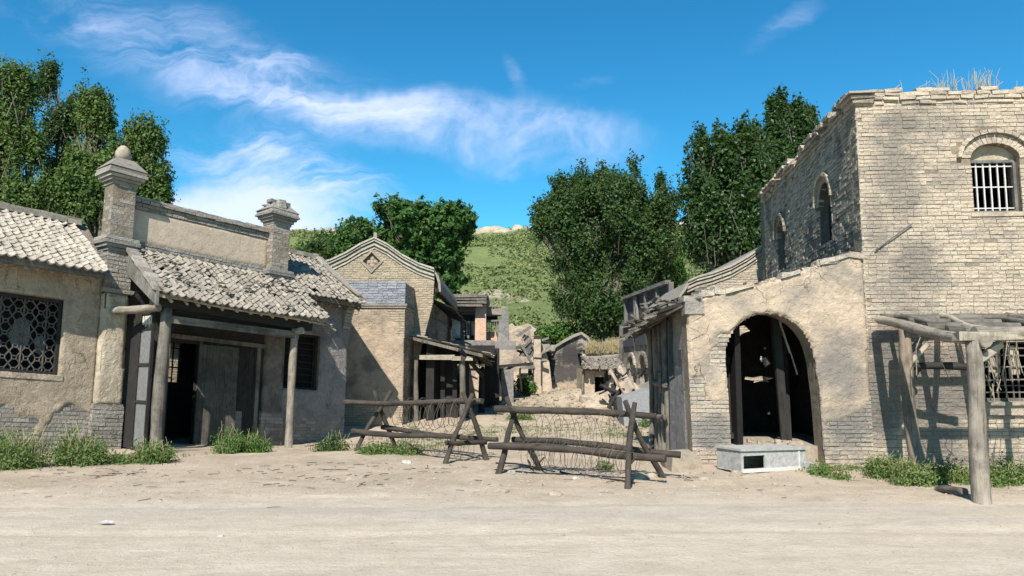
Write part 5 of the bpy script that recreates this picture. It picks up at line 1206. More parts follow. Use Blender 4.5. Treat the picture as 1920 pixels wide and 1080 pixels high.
for y, h, r in ((13.3, 2.52, .08), (12.6, 2.42, .06), (11.85, 2.28, .07), (11.2, 2.2, .06), (10.6, 2.16, .05), (10.05, 2.1, .09)):
    m_ = MB(); x0 = {13.3: 6.35, 12.6: 6.45, 11.85: 6.35, 11.2: 6.3, 10.6: 6.2, 10.05: 6.0}[y]; m_.log((x0, y, h), (9.6, y - .15, h + random.uniform(-.04, .04)), r, r * .9, 9, bend=.008); part('purlin', m_, M['wood_log' if y < 11 else 'wood'], pg)
lg(12.9, 1706, 660, 12.9, 1738, 622, .05, .045, 'brace', 'wood_grey'); lg(12.85, 1692, 687, 12.6, 1830, 689, .055, .06, 'tie_beam', 'wood_burnt'); lg(12.8, 1722, 690, 12.9, 1700, 725, .05, .05, 'brace', 'wood_burnt')
lg(12.8, 1740, 645, 12.8, 1708, 680, .05, .045, 'brace', 'wood_pale'); lg(12.7, 1775, 620, 12.9, 1782, 640, .03, .03, 'brace', 'wood_pale')
m_ = MB(); m_.beam(D(1830, 680, 10.0), D(1876, 644, 10.2), .06, .09, j=.01); m_.box(WORLD, 5.75, 6.6, -10.12, -9.95, 2.02, 2.1, 0, .02); part('brace', m_, M['wood_pale'], pg)
mb = MB()
for k in range(40): x = random.uniform(6.5, 9.2); y = random.uniform(10, 12.5); z = 2.15; mb.tube([(x, y, z), (x + random.uniform(-.1, .1), y, z - random.uniform(.1, .3)), (x + random.uniform(-.15, .15), y, z - random.uniform(.25, .7))], .008, 3)
part('hanging_vines', mb, M['wood_pale'], pg)
mb = MB(); mb.log(D(1757, 917, 11.0), V3((5.9, 10.3, .05)), .045, .05, 8); single('fallen_pole', mb, M['wood'], 'short fallen pole lying at the foot of the front pergola post', 'pole')

# ------------------------------------------------------------------ WOODEN BOX in the archway
cr = thing('wooden_box', 'grey painted wooden box with an open slot standing below the archway', 'box', (4.55, 13.2, 0))
A = G(1390, 886, .03); B = G(1512, 879, .03); ub = (B - A).normalized(); vb = V3((ub.y, -ub.x, 0)); CF = Fr(A, ub, vb); L = (B - A).length; bh = .33; dp = .62
mb = MB(); slab(mb, CF, [(0, 0), (L, 0), (L - .01, bh - .02), (.0, bh)], [[(.05, .05), (.46, .05), (.46, .25), (.05, .25)]], .03)
mb.box(CF, -.0, .03, -dp, -.033, 0, bh - .01); mb.box(CF, L - .03, L, -dp, -.033, 0, bh - .02); mb.box(CF, .03, L - .03, -dp, -dp + .03, 0, bh - .015); part('case', mb, M['paint_box'], cr)
mb = MB(); mb.hexa([CF.p(-.03, -dp - .02, bh - .0), CF.p(L + .02, -dp, bh - .02), CF.p(L + .02, .03, bh - .02), CF.p(-.02, .03, bh), CF.p(-.03, -dp - .02, bh + .035), CF.p(L + .02, -dp, bh + .015), CF.p(L + .02, .03, bh + .015), CF.p(-.02, .03, bh + .035)]); part('lid', mb, M['paint_box'], cr)
mb = MB(); mb.box(CF, .0, L, .0, .012, -.01, .05); mb.box(CF, L - .16, L - .13, 0, .012, .05, bh - .03); part('trim', mb, M['iron_pale'], cr)
mb = MB(); mb.box(CF, L - .12, L + .1, -.1, .06, -.02, .12, 0, .01); part('leg', mb, M['paint_box'], cr)
for k, (x, y, s) in enumerate(((1380, 892, .08), (1535, 885, .07))): p = G(x, y); rock((p.x, p.y, H(p.x, p.y) + .02), s * 1.4, s, s, M['stone'], 'stone', ['flat stone propping the left end of the grey box', 'small stone by the right end of the grey box'][k], 'stone', seed=k + 9, sub=2)

# ------------------------------------------------------------------ BARRICADES (cheval-de-frise of rough logs and wire)
def foot(px, py): g = G(px, py); return V3((g.x, g.y, H(g.x, g.y) - .06))
def barricade(label, loc, L1, L2, top_, rails, extra=()):
    r = thing('barricade', label, 'barricade', loc, 'log barricades across the lane mouth')
    for (base, tpx, tpy, ty, rad) in L1 + L2:
        m_ = MB(); m_.log(base, D(tpx, tpy, ty), rad, rad * .8, 9, bend=.025, wob=.15); q_ = V3(base).lerp(D(tpx, tpy, ty), random.uniform(.3, .75)); m_.log(q_, q_ + V3((random.uniform(-.1, .1), random.uniform(-.08, .08), random.uniform(.05, .12))), .02, .012, 6); part('leg', m_, M['wood_bark'], r)
    m_ = MB(); m_.log(*top_[:2], top_[2], top_[3], 10, bend=.012, seg=12, wob=.15); part('top_rail', m_, M['wood_bark'], r)
    for a, b, r0, r1 in rails: m_ = MB(); m_.log(a, b, r0, r1, 9, bend=.018, seg=10, wob=.16); part('lower_rail', m_, M['wood_bark'], r)
    return r
def wire_coil(r, A, B, rad, n, y_sq=1.0, name='wire_coil', drop=0.0, th=.0042, part_arc=1.0):
    m_ = MB(); A = V3(A); B = V3(B); d = (B - A); x = V3((d.y, -d.x, 0)).normalized(); pts = []
    N = n * 18
    for i in range(N + 1):
        t = i / N; a = 2 * math.pi * n * t + .4 * math.sin(t * 40); rr = rad * (1 + .18 * math.sin(t * n * 2.3) + .1 * math.sin(i * .9))
        pts.append(A + d * (t + .012 * math.sin(a * 1.7)) + x * math.cos(a) * rr * y_sq + V3((0, 0, math.sin(a) * rr - drop * math.sin(math.pi * t))))
    m_.tube(pts, th, 3, 0, False); return part(name, m_, M['wire'], r)
# nearer, right-hand one
b1, b2, b3, b4 = foot(932, 886), foot(1016, 878), foot(1176, 910), foot(1247, 893)
yl, yr = (b1.y + b2.y) / 2, (b3.y + b4.y) / 2
tA, tB = D(928, 766, yl - .05), D(1230, 781, yr + .15)
bar2 = barricade('right log barricade, nearer one, strung with thin wire across the lane', (.9, 12.2, 0),
    [(b1, 966, 772, yl + .02, .05), (b2, 950, 745, yl - .1, .05)], [(b3, 1190, 755, yr - .05, .05), (b4, 1172, 752, yr + .05, .046)],
    (tA, tB, .06, .046), [(D(917, 836, b1.y + .12), D(1248, 860, b3.y + .18), .06, .053), (D(960, 824, b2.y - .1), D(1276, 853, b4.y - .05), .05, .05)])
wire_coil(bar2, D(990, 800, yl), D(1180, 812, yr), .27, 15, .6, drop=.05, th=.004); wire_coil(bar2, D(985, 850, b1.y + .3), D(1180, 865, b3.y + .3), .2, 19, .8, th=.004); wire_coil(bar2, D(985, 845, b2.y), D(1200, 862, b4.y), .22, 13, .7, th=.004)
# farther, left-hand one
c1, c2, c3, c4 = foot(666, 843), foot(744, 838), foot(833, 866), foot(914, 858)
yl, yr = (c1.y + c2.y) / 2, (c3.y + c4.y) / 2
bar1 = barricade('left log barricade, farther one, with looped wire under its top rail', (-1.9, 15, 0),
    [(c1, 733, 733, yl + .05, .05), (c2, 702, 732, yl - .1, .05)], [(c3, 886, 738, yr, .05), (c4, 867, 735, yr - .1, .05)],
    (D(646, 754, yl + .1), D(904, 752, yr + .1), .055, .053), [(D(661, 808, c1.y + .15), D(880, 821, c3.y + .12), .055, .05), (D(717, 801, c2.y - .15), D(932, 824, c4.y - .05), .05, .046), (D(836, 830, c3.y - .02), D(911, 829, c4.y - .1), .045, .045)])
wire_coil(bar1, D(745, 775, yl), D(872, 775, yr), .27, 15, .6, 'wire_coil', .03, .006); wire_coil(bar1, D(740, 830, yl), D(880, 838, yr), .22, 17, .7)
mb = MB()
for a, b in (((930, 868), (1040, 885)), ((1050, 886), (1190, 903)), ((990, 862), (1000, 880)), ((840, 850), (900, 858))): p, q = G(*a), G(*b); p.z = H(p.x, p.y) + .03; q.z = H(q.x, q.y) + .03; mb.log(p, q, .016, .012, 6, bend=.03)
single('fallen_branches', mb, M['wood_dark'], 'thin dark branches lying on the earth under the barricades', 'branches', kind='stuff')
mb = MB(); p, q = G(985, 856), G(1015, 852); mb.beam(V3((p.x, p.y, .03)), V3((q.x, q.y, .3)), .03, .02); mb.beam(G(1008, 870, .05), G(1020, 858, .25), .03, .02); single('broken_stick', mb, M['wood_pale'], 'pale broken stick propped under the right barricade', 'stick')
for k, (px, py, s, mt, lb) in enumerate(((764, 866, .10, 'stone_pale', 'pale lump of rubble in front of the left barricade'), (1200, 896, .13, 'stone', 'largest tan stone beside the right barricade leg'), (1222, 893, .1, 'stone', 'round stone behind the right barricade right leg'), (1186, 893, .09, 'stone', 'small stone against the right barricade front leg'),
    (960, 884, .07, 'stone_pale', 'pale stone right of the barricade left foot'), (1080, 896, .06, 'stone_pale', 'small white stone under the barricade wire'), (940, 917, .09, 'stone', 'flat brown stone on the verge in front of the barricades'), (1040, 920, .1, 'stone', 'flat broken stone beside the road edge at centre'),
    (1320, 897, .08, 'stone', 'flat stone in front of the arch left jamb'), (655, 895, .07, 'stone', 'brown flat stone on the earth below the wing house'), (414, 998, .035, 'stone_pale', 'lone pebble on the left part of the dirt road'), (1455, 905, .06, 'stone', 'dark stone in front of the grey box'))):
    p = G(px, py); s *= .8; rock((p.x, p.y, H(p.x, p.y) + s * .1), s * 1.35, s, s * (.95 if s > .09 and py < 900 else .75), M[mt], 'stone', lb, 'stone', seed=k * 1.7, sub=2)
mb = MB()
for k in range(420):
    cx_, cy_, sx, sy = random.choice(((2.9, 33.5, 1.3, 1.0), (1.2, 35, 1.2, .8), (3.6, 27, 1.2, .8), (-.3, 31.5, .6, .5), (3.2, 24.5, .8, .8), (4.0, 20.5, .6, 1.2), (-2.5, 20.5, .8, .6), (2.2, 30, 1.5, 1.5)))
    x, y = random.gauss(cx_, sx), random.gauss(cy_, sy); l = random.uniform(.05, .2); a = random.uniform(0, 3.1)
    mb.box(Fr((x, y, H(x, y) - .03 + random.uniform(0, .06)), (math.cos(a), math.sin(a), random.uniform(-.3, .3)), (-math.sin(a), math.cos(a), 0)), 0, l, 0, l * random.uniform(.4, .9), 0, l * random.uniform(.3, .6), 0, l * .12)
single('rubble', mb, M['stone'], 'broken brick and clay rubble strewn along the lane', 'rubble', kind='stuff', loc=(1, 30, 0))
# white scrap on the road
mb = MB(); p = G(199, 979); zz = H(p.x, p.y) + .02; mb.add([V3((p.x - .09, p.y, zz)), V3((p.x, p.y - .02, zz)), V3((p.x + .07, p.y + .01, zz)), V3((p.x + .06, p.y + .04, zz + .012)), V3((p.x - .02, p.y + .05, zz + .02)), V3((p.x - .07, p.y + .03, zz + .01))], [(0, 1, 2, 3, 4, 5)]); mb2 = MB(); mb2.add([V3(v) + V3((0, 0, .006)) for v in mb.v], [(0, 1, 2, 3, 4, 5)]); mb.merge(mb2); single('paper_scrap', mb, M['white_wash'], 'white scrap of paper on the left of the dirt road', 'litter')
# loose litter of pebbles, clods and twigs
mb = MB()
for k in range(4600):
    y = random.uniform(4.6, 22) if k % 3 else random.uniform(10.3, 14); x = random.uniform(-.72, .72) * y
    if y > 14.5 and (x < -3.6 or x > 2.9): continue
    s = random.uniform(.005, .019) * (1.6 if random.random() < .05 else 1) * (.7 if y < 10 else 1); z = H(x, y) + s * .3
    if y < 10.3 and random.random() < .7: continue
    mb.add([(x - s, y, z), (x, y - s * .8, z - .3 * s), (x + s * 1.2, y, z), (x, y + s, z), (x + s * .2, y, z + s * .8)], [(0, 1, 4), (1, 2, 4), (2, 3, 4), (3, 0, 4)])
single('pebbles', mb, M['pebble'], 'loose pebbles and clods strewn over the earth', 'gravel', kind='stuff', loc=(0, 12, 0))
mb = MB()
for k in range(240):
    y = random.gauss(12.4, 1.1) if k % 3 else random.uniform(10.6, 14.5); x = random.uniform(-8, 6)
    if k % 2 == 0: cl = random.choice(((-6.2, 12.6), (-3.6, 13.4), (-1.8, 13.2), (-2.9, 12.2), (2.2, 12.2), (-7, 13.2))); x, y = cl[0] + random.gauss(0, .6), cl[1] + random.gauss(0, .35)
    z = H(x, y) + .015; a = random.gauss(0, 1.1); l = random.uniform(.04, .2); m_ = (x + math.cos(a) * l * .5 + random.uniform(-.02, .02), y + math.sin(a) * l * .5, z + random.uniform(0, .008)); mb.tube([(x, y, z), m_, (x + math.cos(a) * l, y + math.sin(a) * l, z)], random.uniform(.002, .006), 3)
single('twigs', mb, M['wood_dark'], 'dry twigs scattered on the verge', 'twigs', kind='stuff', loc=(0, 12, 0))
# ------------------------------------------------------------------ VEGETATION
def leaves_mesh(name, C, Nn, size, mat, loc, fold=.35, aspect=.62):
    # C centres (n,3); Nn normals (n,3): one folded leaf of 2 triangles pairs (4 verts, 2 tris) each
    n = len(C); Nn = Nn / np.linalg.norm(Nn, axis=1, keepdims=True)
    T = rng.normal(size=(n, 3)); T -= (T * Nn).sum(1, keepdims=True) * Nn; T /= np.linalg.norm(T, axis=1, keepdims=True)
    B = np.cross(Nn, T); s = (size * rng.uniform(.6, 1.25, n))[:, None]
    P = np.stack([C - T * s, C + B * s * aspect + Nn * s * fold * .4, C + T * s * 1.1, C - B * s * aspect + Nn * s * fold * .4], 1).reshape(-1, 3) - np.array(loc)
    F_ = np.arange(4 * n).reshape(n, 4); tri = np.concatenate([F_[:, [0, 1, 2]], F_[:, [0, 2, 3]]], 1).reshape(-1, 3)
    me = bpy.data.meshes.new(name); me.vertices.add(len(P)); me.vertices.foreach_set('co', P.astype(np.float32).ravel())
    me.loops.add(tri.size); me.loops.foreach_set('vertex_index', tri.astype(np.int32).ravel()); me.polygons.add(len(tri))
    me.polygons.foreach_set('loop_start', np.arange(0, tri.size, 3, dtype=np.int32)); me.polygons.foreach_set('loop_total', np.full(len(tri), 3, dtype=np.int32))
    me.update(); me.materials.append(mat); return me
def tree(label, base, lobes, nspray, leaf, lsize, trunk_r, mat, up=.85, spray=(.7, 1.7), per=26, name='tree', group=None, lean=(0, 0), gapn=.42, shell=.55, fork=.35, cat='tree'):
    # lobes: (x, y, z, rx, ry, rz) ellipsoids in world metres; sprays of leaves on twigs grow in them
    base = V3(base); root = thing(name, label, cat, base, group)
    if mat in ('leaf_dark', 'leaf_mid') and cat == 'tree':      # pointed leader tips along the top of the crown
        for l in list(lobes):
            for k in range((3 if mat == 'leaf_dark' else 1) if l[3] > .9 else 1):
                a = random.uniform(0, 6.28); q = random.uniform(.2, .85); lobes = lobes + [(l[0] + math.cos(a) * l[3] * q, l[1] + math.sin(a) * l[4] * q, l[2] + l[5] * math.sqrt(1 - q * q) * .98, .3, .3, .62)]
    tk = MB(); zt = max(l[2] for l in lobes); cxm = sum(l[0] for l in lobes) / len(lobes); cym = sum(l[1] for l in lobes) / len(lobes)
    fk = base + V3((lean[0] * .4, lean[1] * .4, (zt - base.z) * fork)); tk.tube([base - V3((0, 0, .3)), base.lerp(fk, .5) + V3((.08, 0, 0)), fk], [trunk_r * 1.25, trunk_r, trunk_r * .85], 9)
    limbs = []
    for l in lobes:
        if l[3] < .31: continue
        c = V3(l[:3]); st = fk if c.z > fk.z else base.lerp(fk, .6)
        m1 = st.lerp(c, .5) + V3((random.uniform(-.3, .3), random.uniform(-.3, .3), .1)); tp = c + V3((0, 0, l[5] * .75))
        tk.tube([st, m1, c, tp], [trunk_r * .6, trunk_r * .42, trunk_r * .26, .02], 6); limbs += [(m1, c), (c, tp)]
        for k in range(7):
            a = random.uniform(0, 6.28); e = c + V3((math.cos(a) * l[3] * .7, math.sin(a) * l[4] * .7, random.uniform(-.4, .8) * l[5])); b0 = m1.lerp(tp, random.uniform(.1, .8))
            tk.tube([b0, b0.lerp(e, .5) + V3((0, 0, .15)), e], [trunk_r * .2, trunk_r * .12, .012], 5)
    vol = np.array([max(l[3] * l[4] * l[5], .12) for l in lobes]) ** .75; vol /= vol.sum()
    C = []; Nn = []
    cnt = 0; tries = 0
    while cnt < nspray and tries < nspray * 6:
        tries += 1; l = lobes[rng.choice(len(lobes), p=vol)]
        d = rng.normal(size=3); d /= np.linalg.norm(d); r = rng.uniform(0, 1) ** (1 / 3) if rng.random() > shell else rng.uniform(.72, 1.04)
        lump = 1 + .45 * noise.noise(V3((d[0] * 2.2 + l[0], d[1] * 2.2, d[2] * 2.2 + l[2])))
        p = np.array([l[0] + d[0] * r * l[3] * lump, l[1] + d[1] * r * l[4] * lump, l[2] + d[2] * r * l[5] * lump])
        if p[2] < base.z + .3: continue
        if noise.noise(V3(p * .6)) + .6 * noise.noise(V3(p * 1.7)) < gapn - .5: continue
        cnt += 1
        ax = np.array([d[0], d[1], d[2] * .5]) * (1 - up) + np.array([rng.normal() * .18, rng.normal() * .18, 1]) * up; ax /= np.linalg.norm(ax)
        L = rng.uniform(*spray); t = rng.uniform(0, 1, per); rad = .2 * L * (1 - .8 * t) + .05
        o = rng.normal(size=(per, 3)) * rad[:, None] * .6
        q = p + ax * ((t - .6) * L)[:, None] + o; C.append(q); nn = o + np.array([d[0], d[1], d[2]]) * .25 + rng.normal(size=(per, 3)) * .25 + np.array([0, 0, .18]); Nn.append(nn)
        if cnt % 5 == 0: e = V3(p + ax * L * .4); b = V3(p - ax * L * 1.1); tk.tube([b, V3(p), e], [.018, .012, .004], 3)
    C = np.concatenate(C); Nn = np.concatenate(Nn)
    me = leaves_mesh('crown', C, Nn, lsize, M[mat], base); o = bpy.data.objects.new('crown', me); COL.objects.link(o); o.parent = root
    part('trunk', tk, M['bark'], root); return root
def lobe(px, py, y, rpx, rpy, dy=None):      # an ellipsoid seen at a pixel, radii in pixels at that distance
    c = D(px, py, y); return (c.x, c.y, c.z, rpx / F * y, (dy if dy else rpx / F * y), rpy / F * y)

def gz(x, y): return H(x, y) if y < 50 else HillZ(x, y)
T = tree
p = D(30, 500, 29); T('tall poplar rising behind the tiled roof at the left edge', (p.x, 29, 0), [lobe(10, 210, 29, 40, 65), lobe(5, 310, 29, 55, 70), lobe(50, 360, 29, 45, 50), lobe(42, 175, 29, 26, 40), lobe(-40, 260, 29, 50, 100), lobe(62, 270, 29, 22, 34), lobe(20, 160, 29, 30, 30)], 1500, 0, .07, .25, 'leaf_poplar', name='poplar_tree', group='poplars behind the left roof', gapn=.38)
p = D(110, 500, 32); T('thin bluish poplar between the two fuller poplars at the left', (p.x, 32, 0), [lobe(105, 185, 32, 22, 40), lobe(138, 200, 32, 22, 40), lobe(120, 260, 32, 24, 30), lobe(112, 330, 32, 34, 35), lobe(82, 150, 32, 12, 20), lobe(120, 230, 32, 22, 30)], 620, 0, .065, .18, 'leaf_dark', name='poplar_tree', group='poplars behind the left roof', gapn=.6)
p = D(175, 500, 30); T('full poplar just left of the pillar with the round finial', (p.x, 30, 0), [lobe(180, 240, 30, 26, 50), lobe(170, 310, 30, 40, 50), lobe(150, 370, 30, 55, 35), lobe(205, 320, 30, 32, 50), lobe(195, 190, 30, 14, 24), lobe(160, 270, 30, 24, 34), lobe(165, 200, 30, 22, 30)], 1500, 0, .07, .25, 'leaf_poplar', name='poplar_tree', group='poplars behind the left roof', gapn=.4)
p = D(255, 500, 31); T('leaning poplar whose tip shows right of the finial pillar', (p.x, 31, 0), [lobe(272, 262, 31, 34, 34), lobe(255, 300, 31, 30, 40), lobe(285, 345, 31, 34, 40), lobe(240, 370, 31, 45, 40), lobe(300, 372, 31, 16, 22)], 950, 0, .07, .22, 'leaf_poplar', name='poplar_tree', group='poplars behind the left roof', gapn=.45)
y = 39; p = D(745, 640, y); T('broad walnut tree spreading behind the swept gable', (p.x, y, .7), [lobe(755, 425, y, 70, 45), lobe(700, 440, y, 55, 35), lobe(820, 430, y, 62, 40), lobe(850, 410, y, 40, 28), lobe(790, 480, y, 60, 50), lobe(830, 510, y, 42, 50), lobe(660, 465, y, 40, 25), lobe(770, 395, y, 40, 22), lobe(845, 470, y, 32, 45), lobe(780, 440, y, 60, 40), lobe(725, 415, y, 40, 28), lobe(875, 425, y, 16, 22), lobe(690, 470, y, 40, 25)], 2900, 0, .12, .3, 'leaf_walnut', up=.25, spray=(.5, 1.0), name='walnut_tree', gapn=.36, per=24)
y = 41; p = D(620, 640, y); T('small dark round tree left of the swept gable', (p.x, y, .7), [lobe(612, 473, y, 34, 24), lobe(640, 462, y, 26, 20), lobe(588, 485, y, 18, 18)], 420, 0, .1, .15, 'leaf_mid', up=.4, name='round_tree', gapn=.3)
y = 42; p = D(1135, 650, y); T('big dense broadleaf tree standing in front of the middle of the hill', (p.x, y, 1.0),
  [lobe(1150, 400, y, 90, 66), lobe(1065, 405, y, 48, 42), lobe(1022, 402, y, 24, 20), lobe(1090, 475, y, 60, 55), lobe(1190, 480, y, 76, 76), lobe(1120, 565, y, 66, 50), lobe(1215, 400, y, 42, 45), lobe(1190, 350, y, 26, 30), lobe(1085, 352, y, 20, 20), lobe(1135, 345, y, 22, 20), lobe(1180, 590, y, 50, 40), lobe(1248, 365, y, 14, 24), lobe(1055, 550, y, 24, 26), lobe(1232, 520, y, 26, 50), lobe(1048, 350, y, 14, 14), lobe(1010, 425, y, 20, 20), lobe(1110, 400, y, 60, 50), lobe(1265, 400, y, 14, 26)], 4700, 0, .085, .4, 'leaf_mid', up=.6, spray=(.7, 1.7), name='broad_tree', gapn=.38, per=28, fork=.22)
y = 37; p = D(1370, 560, y); T('dark glossy poplar nearest to the tall brick building', (p.x, y, .6),
  [lobe(1345, 330, y, 60, 75), lobe(1390, 350, y, 70, 90), lobe(1350, 420, y, 60, 70), lobe(1410, 440, y, 60, 60), lobe(1310, 290, y, 22, 28), lobe(1385, 265, y, 18, 28), lobe(1420, 270, y, 22, 38), lobe(1355, 260, y, 14, 28), lobe(1300, 420, y, 26, 50)], 2100, 0, .1, .32, 'leaf_dark', up=.85, spray=(.7, 1.7), name='poplar_tree', group='poplars behind the brick building', gapn=.4, shell=.6)
y = 40; p = D(1480, 560, y); T('taller poplar with pointed tips just over the brick roofline', (p.x, y, .6),
  [lobe(1465, 265, y, 32, 45), lobe(1500, 260, y, 36, 45), lobe(1450, 225, y, 9, 30), lobe(1467, 222, y, 9, 32), lobe(1492, 235, y, 10, 25), lobe(1520, 232, y, 16, 24), lobe(1450, 320, y, 50, 60), lobe(1510, 310, y, 40, 60)], 1200, 0, .1, .28, 'leaf_dark', up=.95, spray=(.7, 1.7), name='poplar_tree', group='poplars behind the brick building', gapn=.36)
y = 42.5; p = D(1045, 640, y); T('bright green bush at the foot of the hill left of the big tree', (p.x, y, 1.2), [lobe(1030, 630, y, 24, 16), lobe(1055, 628, y, 28, 18), lobe(1075, 632, y, 16, 12)], 420, 0, .08, .06, 'leaf_bush', up=.4, spray=(.3, .6), name='bush', gapn=.2, cat='bush')
y = 47; p = D(1255, 600, y); T('pale green bush between the big tree and dark poplar', (p.x, y, 1.2), [lobe(1250, 500, y, 34, 50), lobe(1265, 560, y, 40, 50), lobe(1235, 600, y, 40, 40)], 800, 0, .09, .08, 'leaf_bush', up=.6, spray=(.4, .9), name='bush', gapn=.4, cat='bush')
y = 34; p = D(80, 400, y); T('dark undergrowth filling in behind the left tiled roof', (p.x, y, 0), [lobe(40, 400, y, 60, 50), lobe(130, 405, y, 60, 40), lobe(220, 410, y, 40, 30), lobe(-30, 400, y, 50, 50)], 800, 0, .09, .12, 'leaf_mid', up=.4, spray=(.4, .9), name='bush', gapn=.3, cat='bush')
y = 33.5; p = D(1270, 600, y); T('dark bush behind the ragged eave of the shopfront', (p.x, y, .4), [lobe(1255, 590, y, 30, 26), lobe(1225, 600, y, 26, 24), lobe(1290, 560, y, 30, 26)], 380, 0, .08, .08, 'leaf_mid', up=.4, spray=(.4, .8), name='bush', gapn=.4, cat='bush')
p = D(865, 735, 31); T('green shrub inside the dark porch opening', (p.x - .2, 30.5, .3), [(p.x - .2, 30.5, 1.0, .5, .4, .8), (p.x - .5, 30.8, 1.6, .3, .3, .6)], 90, 0, .05, .03, 'leaf_bush', up=.5, spray=(.2, .5), name='shrub', gapn=.2, cat='shrub')
p = G(985, 755); T('bright weeds at the foot of the squared ruin pier', (.45, 34.8, .5), [(.3, 34.8, .9, .5, .3, .5), (.75, 34.9, .75, .35, .3, .35)], 110, 0, .05, .02, 'leaf_bush', up=.6, spray=(.2, .4), name='shrub', gapn=.1, cat='shrub')

def weed(label, c, rx, ry, h, n, mat='leaf_weed', name='weed_clump', lsize=.026, group='weed clumps along the walls'):
    root = thing(name, label, 'weeds', c, group); C = []; Nn = []; st = MB()
    for k in range(n):
        a = rng.uniform(0, 6.28); r = math.sqrt(rng.random()); x = c[0] + math.cos(a) * r * rx; y = c[1] + math.sin(a) * r * ry; z = H(x, y) - .02
        hh = h * rng.uniform(.5, 1.5) * (1 - .5 * r * r); lx, ly = math.cos(a) * r * .35 + rng.normal() * .15, math.sin(a) * r * .35 + rng.normal() * .15
        top = V3((x + lx * hh, y + ly * hh, z + hh)); st.tube([(x, y, z), (x + lx * hh * .4, y + ly * hh * .4, z + hh * .6), top], [.005, .004, .002], 3)
        m_ = 26; t = rng.uniform(.12, 1.05, m_); sp = .05 + .09 * h * (1 - t) + .02; o = rng.normal(size=(m_, 3)) * sp[:, None] * np.array([1, 1, .5])
        C.append(np.array([x, y, z]) + np.stack([lx * hh * t, ly * hh * t, hh * t], 1) + o); Nn.append(o + rng.normal(size=(m_, 3)) * .05 + np.array([0, 0, .05]))
    C = np.concatenate(C); Nn = np.concatenate(Nn); C[:, 2] = np.maximum(C[:, 2], c[2] + .01)
    me = leaves_mesh('foliage', C, Nn, lsize, M[mat], c, aspect=.45); o = bpy.data.objects.new('foliage', me); COL.objects.link(o); o.parent = root
    part('stems', st, M[mat], root)
    if n > 40 and mat != 'dry_grass':
        dr = MB()
        for k in range(n // 3): a = rng.uniform(0, 6.28); r = rng.random() ** .5 * 1.1; x = c[0] + math.cos(a) * r * rx; y = c[1] + math.sin(a) * r * ry; hh = h * rng.uniform(.4, 1.5); dr.tube([(x, y, H(x, y)), (x + rng.normal() * .03, y, H(x, y) + hh * .6), (x + rng.normal() * .08, y + rng.normal() * .04, H(x, y) + hh)], [.004, .004, .003], 3)
        part('dry_stalks', dr, M['dry_grass'], root)
    return root
def wd(label, px, py, wpx, hpx, n, **k):
    n = int(n * .8); g = G(px, py); s = g.y / F; c = V3((g.x, g.y + .1, H(g.x, g.y))); return weed(label, c, wpx * s, max(.18, wpx * s * .45), hpx * s, n, **k)
wd('big weed clump at the left edge under the lattice window', 20, 876, 46, 56, 230); wd('big weed clump left of the plastered gate pillar', 138, 872, 38, 54, 190)
wd('round weed clump at the foot of the left gate column', 280, 866, 33, 34, 120); wd('low thin weeds between the pillar and the round clump', 215, 868, 22, 12, 30)
wd('darker weed clump in front of the gate door', 425, 846, 18, 40, 60, mat='leaf_bush'); wd('spreading weed clump right of the gate door', 465, 843, 32, 30, 110, mat='leaf_bush')
wd('weed clump left of the pergola back post', 1668, 895, 30, 34, 110); wd('weed clump right of the pergola back post', 1722, 905, 36, 34, 130); wd('weed clump between the pergola posts', 1790, 902, 28, 30, 90); wd('weed clump right of the pergola front post', 1862, 908, 16, 26, 50); wd('weed clump at the right edge under the broken window', 1902, 905, 30, 36, 110)
wd('small weeds at the right jamb of the archway', 1542, 892, 14, 18, 30); wd('sparse weeds in front of the arch wall', 1575, 897, 18, 8, 18)
wd('weeds at the foot of the shopfront posts', 1248, 838, 14, 22, 34); wd('low grass under the left barricade', 715, 848, 40, 14, 90, lsize=.03); wd('thin weeds inside the left barricade', 770, 850, 16, 20, 26)
wd('grass tuft in the lane behind the right barricade', 975, 792, 22, 12, 50, lsize=.035); wd('green weeds between the barricades', 775, 815, 10, 24, 20); wd('small weed beside the barricade wire', 1135, 876, 10, 14, 14)
wd('green tuft on the rising lane', 1065, 752, 10, 16, 30, lsize=.04); wd('yellowing tuft below the small hut', 1090, 757, 16, 16, 40, mat='dry_grass', lsize=.04); wd('grass patch along the lane right side', 1215, 800, 14, 14, 40, lsize=.035); wd('grass below the dark mud wall', 1030, 735, 18, 10, 40, lsize=.05)
wd('dark weeds in the shade of the wing house', 620, 842, 26, 26, 60, mat='leaf_mid')
cs = []; ns = []      # thin low grass along the lane and the verge
for k in range(1500):
    cx_, cy_, sx, sy = ((-.2, 21.5, .9, 1.0), (.8, 22.5, .9, 1.0), (2.9, 21, .5, 1.2), (-2.6, 17.5, .8, .7), (2.6, 29, 1.3, 2.2), (0, 29, 1.2, 2), (-1.6, 19, .9, .8), (1.6, 35, 1.2, 1), (5.2, 13.1, .6, .25), (-7.4, 15.2, .5, .25))[k % 10]
    x, y = rng.normal() * sx + cx_, rng.normal() * sy + cy_; z = H(x, y); o = rng.normal(size=(7, 3)) * np.array([.05, .05, .012]); o[:, 2] = np.abs(o[:, 2]) + .01; cs.append(np.array([x, y, z]) + o); ns.append(rng.normal(size=(7, 3)))
me = leaves_mesh('sparse_grass', np.concatenate(cs), np.concatenate(ns), .026, M['leaf_weed'], (0, 20, 0), aspect=.35); o = bpy.data.objects.new('sparse_grass', me); o.location = (0, 20, 0); COL.objects.link(o); tag(o, 'sparse low grass growing on the lane', 'grass', kind='stuff')
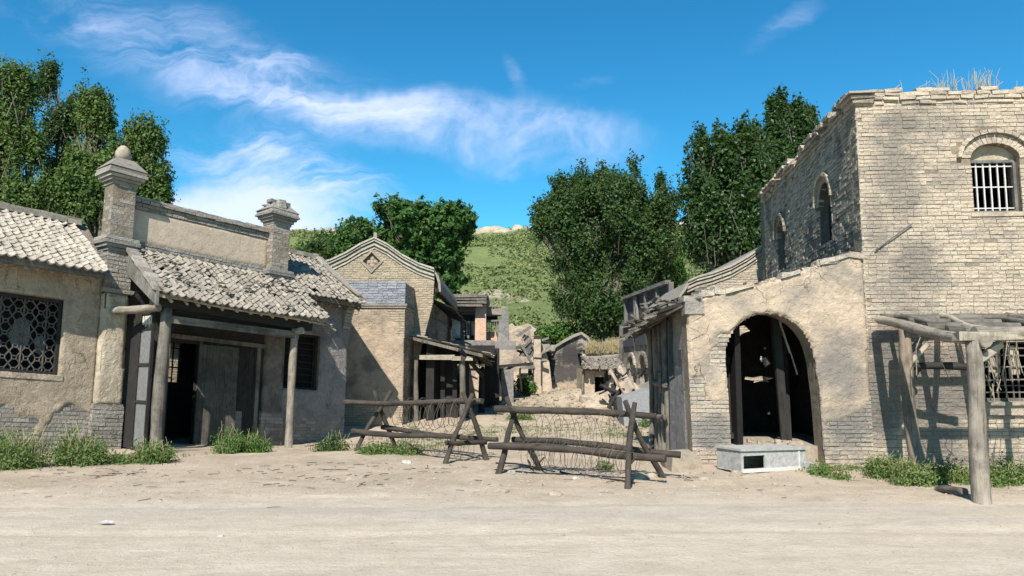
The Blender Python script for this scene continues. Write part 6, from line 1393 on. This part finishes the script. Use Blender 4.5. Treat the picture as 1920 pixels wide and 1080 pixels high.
# straw dry tufts of grass on the grassy roof
mb = MB()
for k in range(700):
    a = D(random.uniform(1098, 1165), random.uniform(646, 664), 36.5 + random.uniform(0, .4)); h = random.uniform(.1, .35); mb.tube([a, a + V3((random.uniform(-.1, .1), -.05, h))], [.012, .006], 3)
for k in range(260):
    a = D(random.uniform(1140, 1185), 648, 38 + random.uniform(0, 1)); h = random.uniform(.15, .45); mb.tube([a, a + V3((random.uniform(-.2, .2), -.05, h))], [.014, .006], 3)
single('roof_grass', mb, M['dry_grass'], 'dry grass covering the roof of the low clay house', 'grass', kind='stuff')
# hillside scrub
n = 11000; cs = []; ns = []
X = rng.uniform(-95, 110, n * 3); Y = 52 + 88 * rng.random(n * 3) ** .8; k = 0
for x, y in zip(X, Y):
    if abs(x) > y * .75 + 5: continue
    q = V3((x * .12, y * .12, 0))
    if noise.noise(q) < -.25 + .4 * (rng.random() - .5): continue
    z = HillZ(x, y); s = rng.uniform(.35, .9) * (1.3 if y < 70 else 1); m_ = 10
    o = rng.normal(size=(m_, 3)) * s * .45; o[:, 2] = np.abs(o[:, 2]) * .8 + .1; cs.append(np.array([x, y, z]) + o); ns.append(o + rng.normal(size=(m_, 3)) * .3 + np.array([0, 0, .3])); k += 1
    if k > n: break
me = leaves_mesh('scrub', np.concatenate(cs), np.concatenate(ns), .2, M['scrub'], (0, 60, 3)); o = bpy.data.objects.new('hillside_scrub', me); o.location = (0, 60, 3); COL.objects.link(o); tag(o, 'low green scrub covering the hillside', 'scrub', kind='stuff')
# rock outcrops on the crest
for k, (px, py, y, w, h, lb) in enumerate(((640, 447, 136, 26, 14, 'tan rock outcrop on the crest between the gable trees'), (925, 431, 140, 34, 11, 'broad tan outcrop on the hill crest right of the walnut tree'), (972, 428, 140, 12, 10, 'small knob of rock on the crest left of the big tree'), (1285, 425, 140, 40, 14, 'tan outcrop on the crest between the two dark trees'), (600, 455, 138, 30, 8, 'low pale outcrop on the left part of the crest'))):
    p = D(px, py, y); s = y / F; rock((p.x, p.y, p.z - h * s * .6), w * s, w * s * .6, h * s * 1.2, M['rock'], 'rock_outcrop', lb, 'rock', seed=k * 3.1)
print('faces', sum(len(o.data.polygons) for o in bpy.data.objects if o.type == 'MESH'))
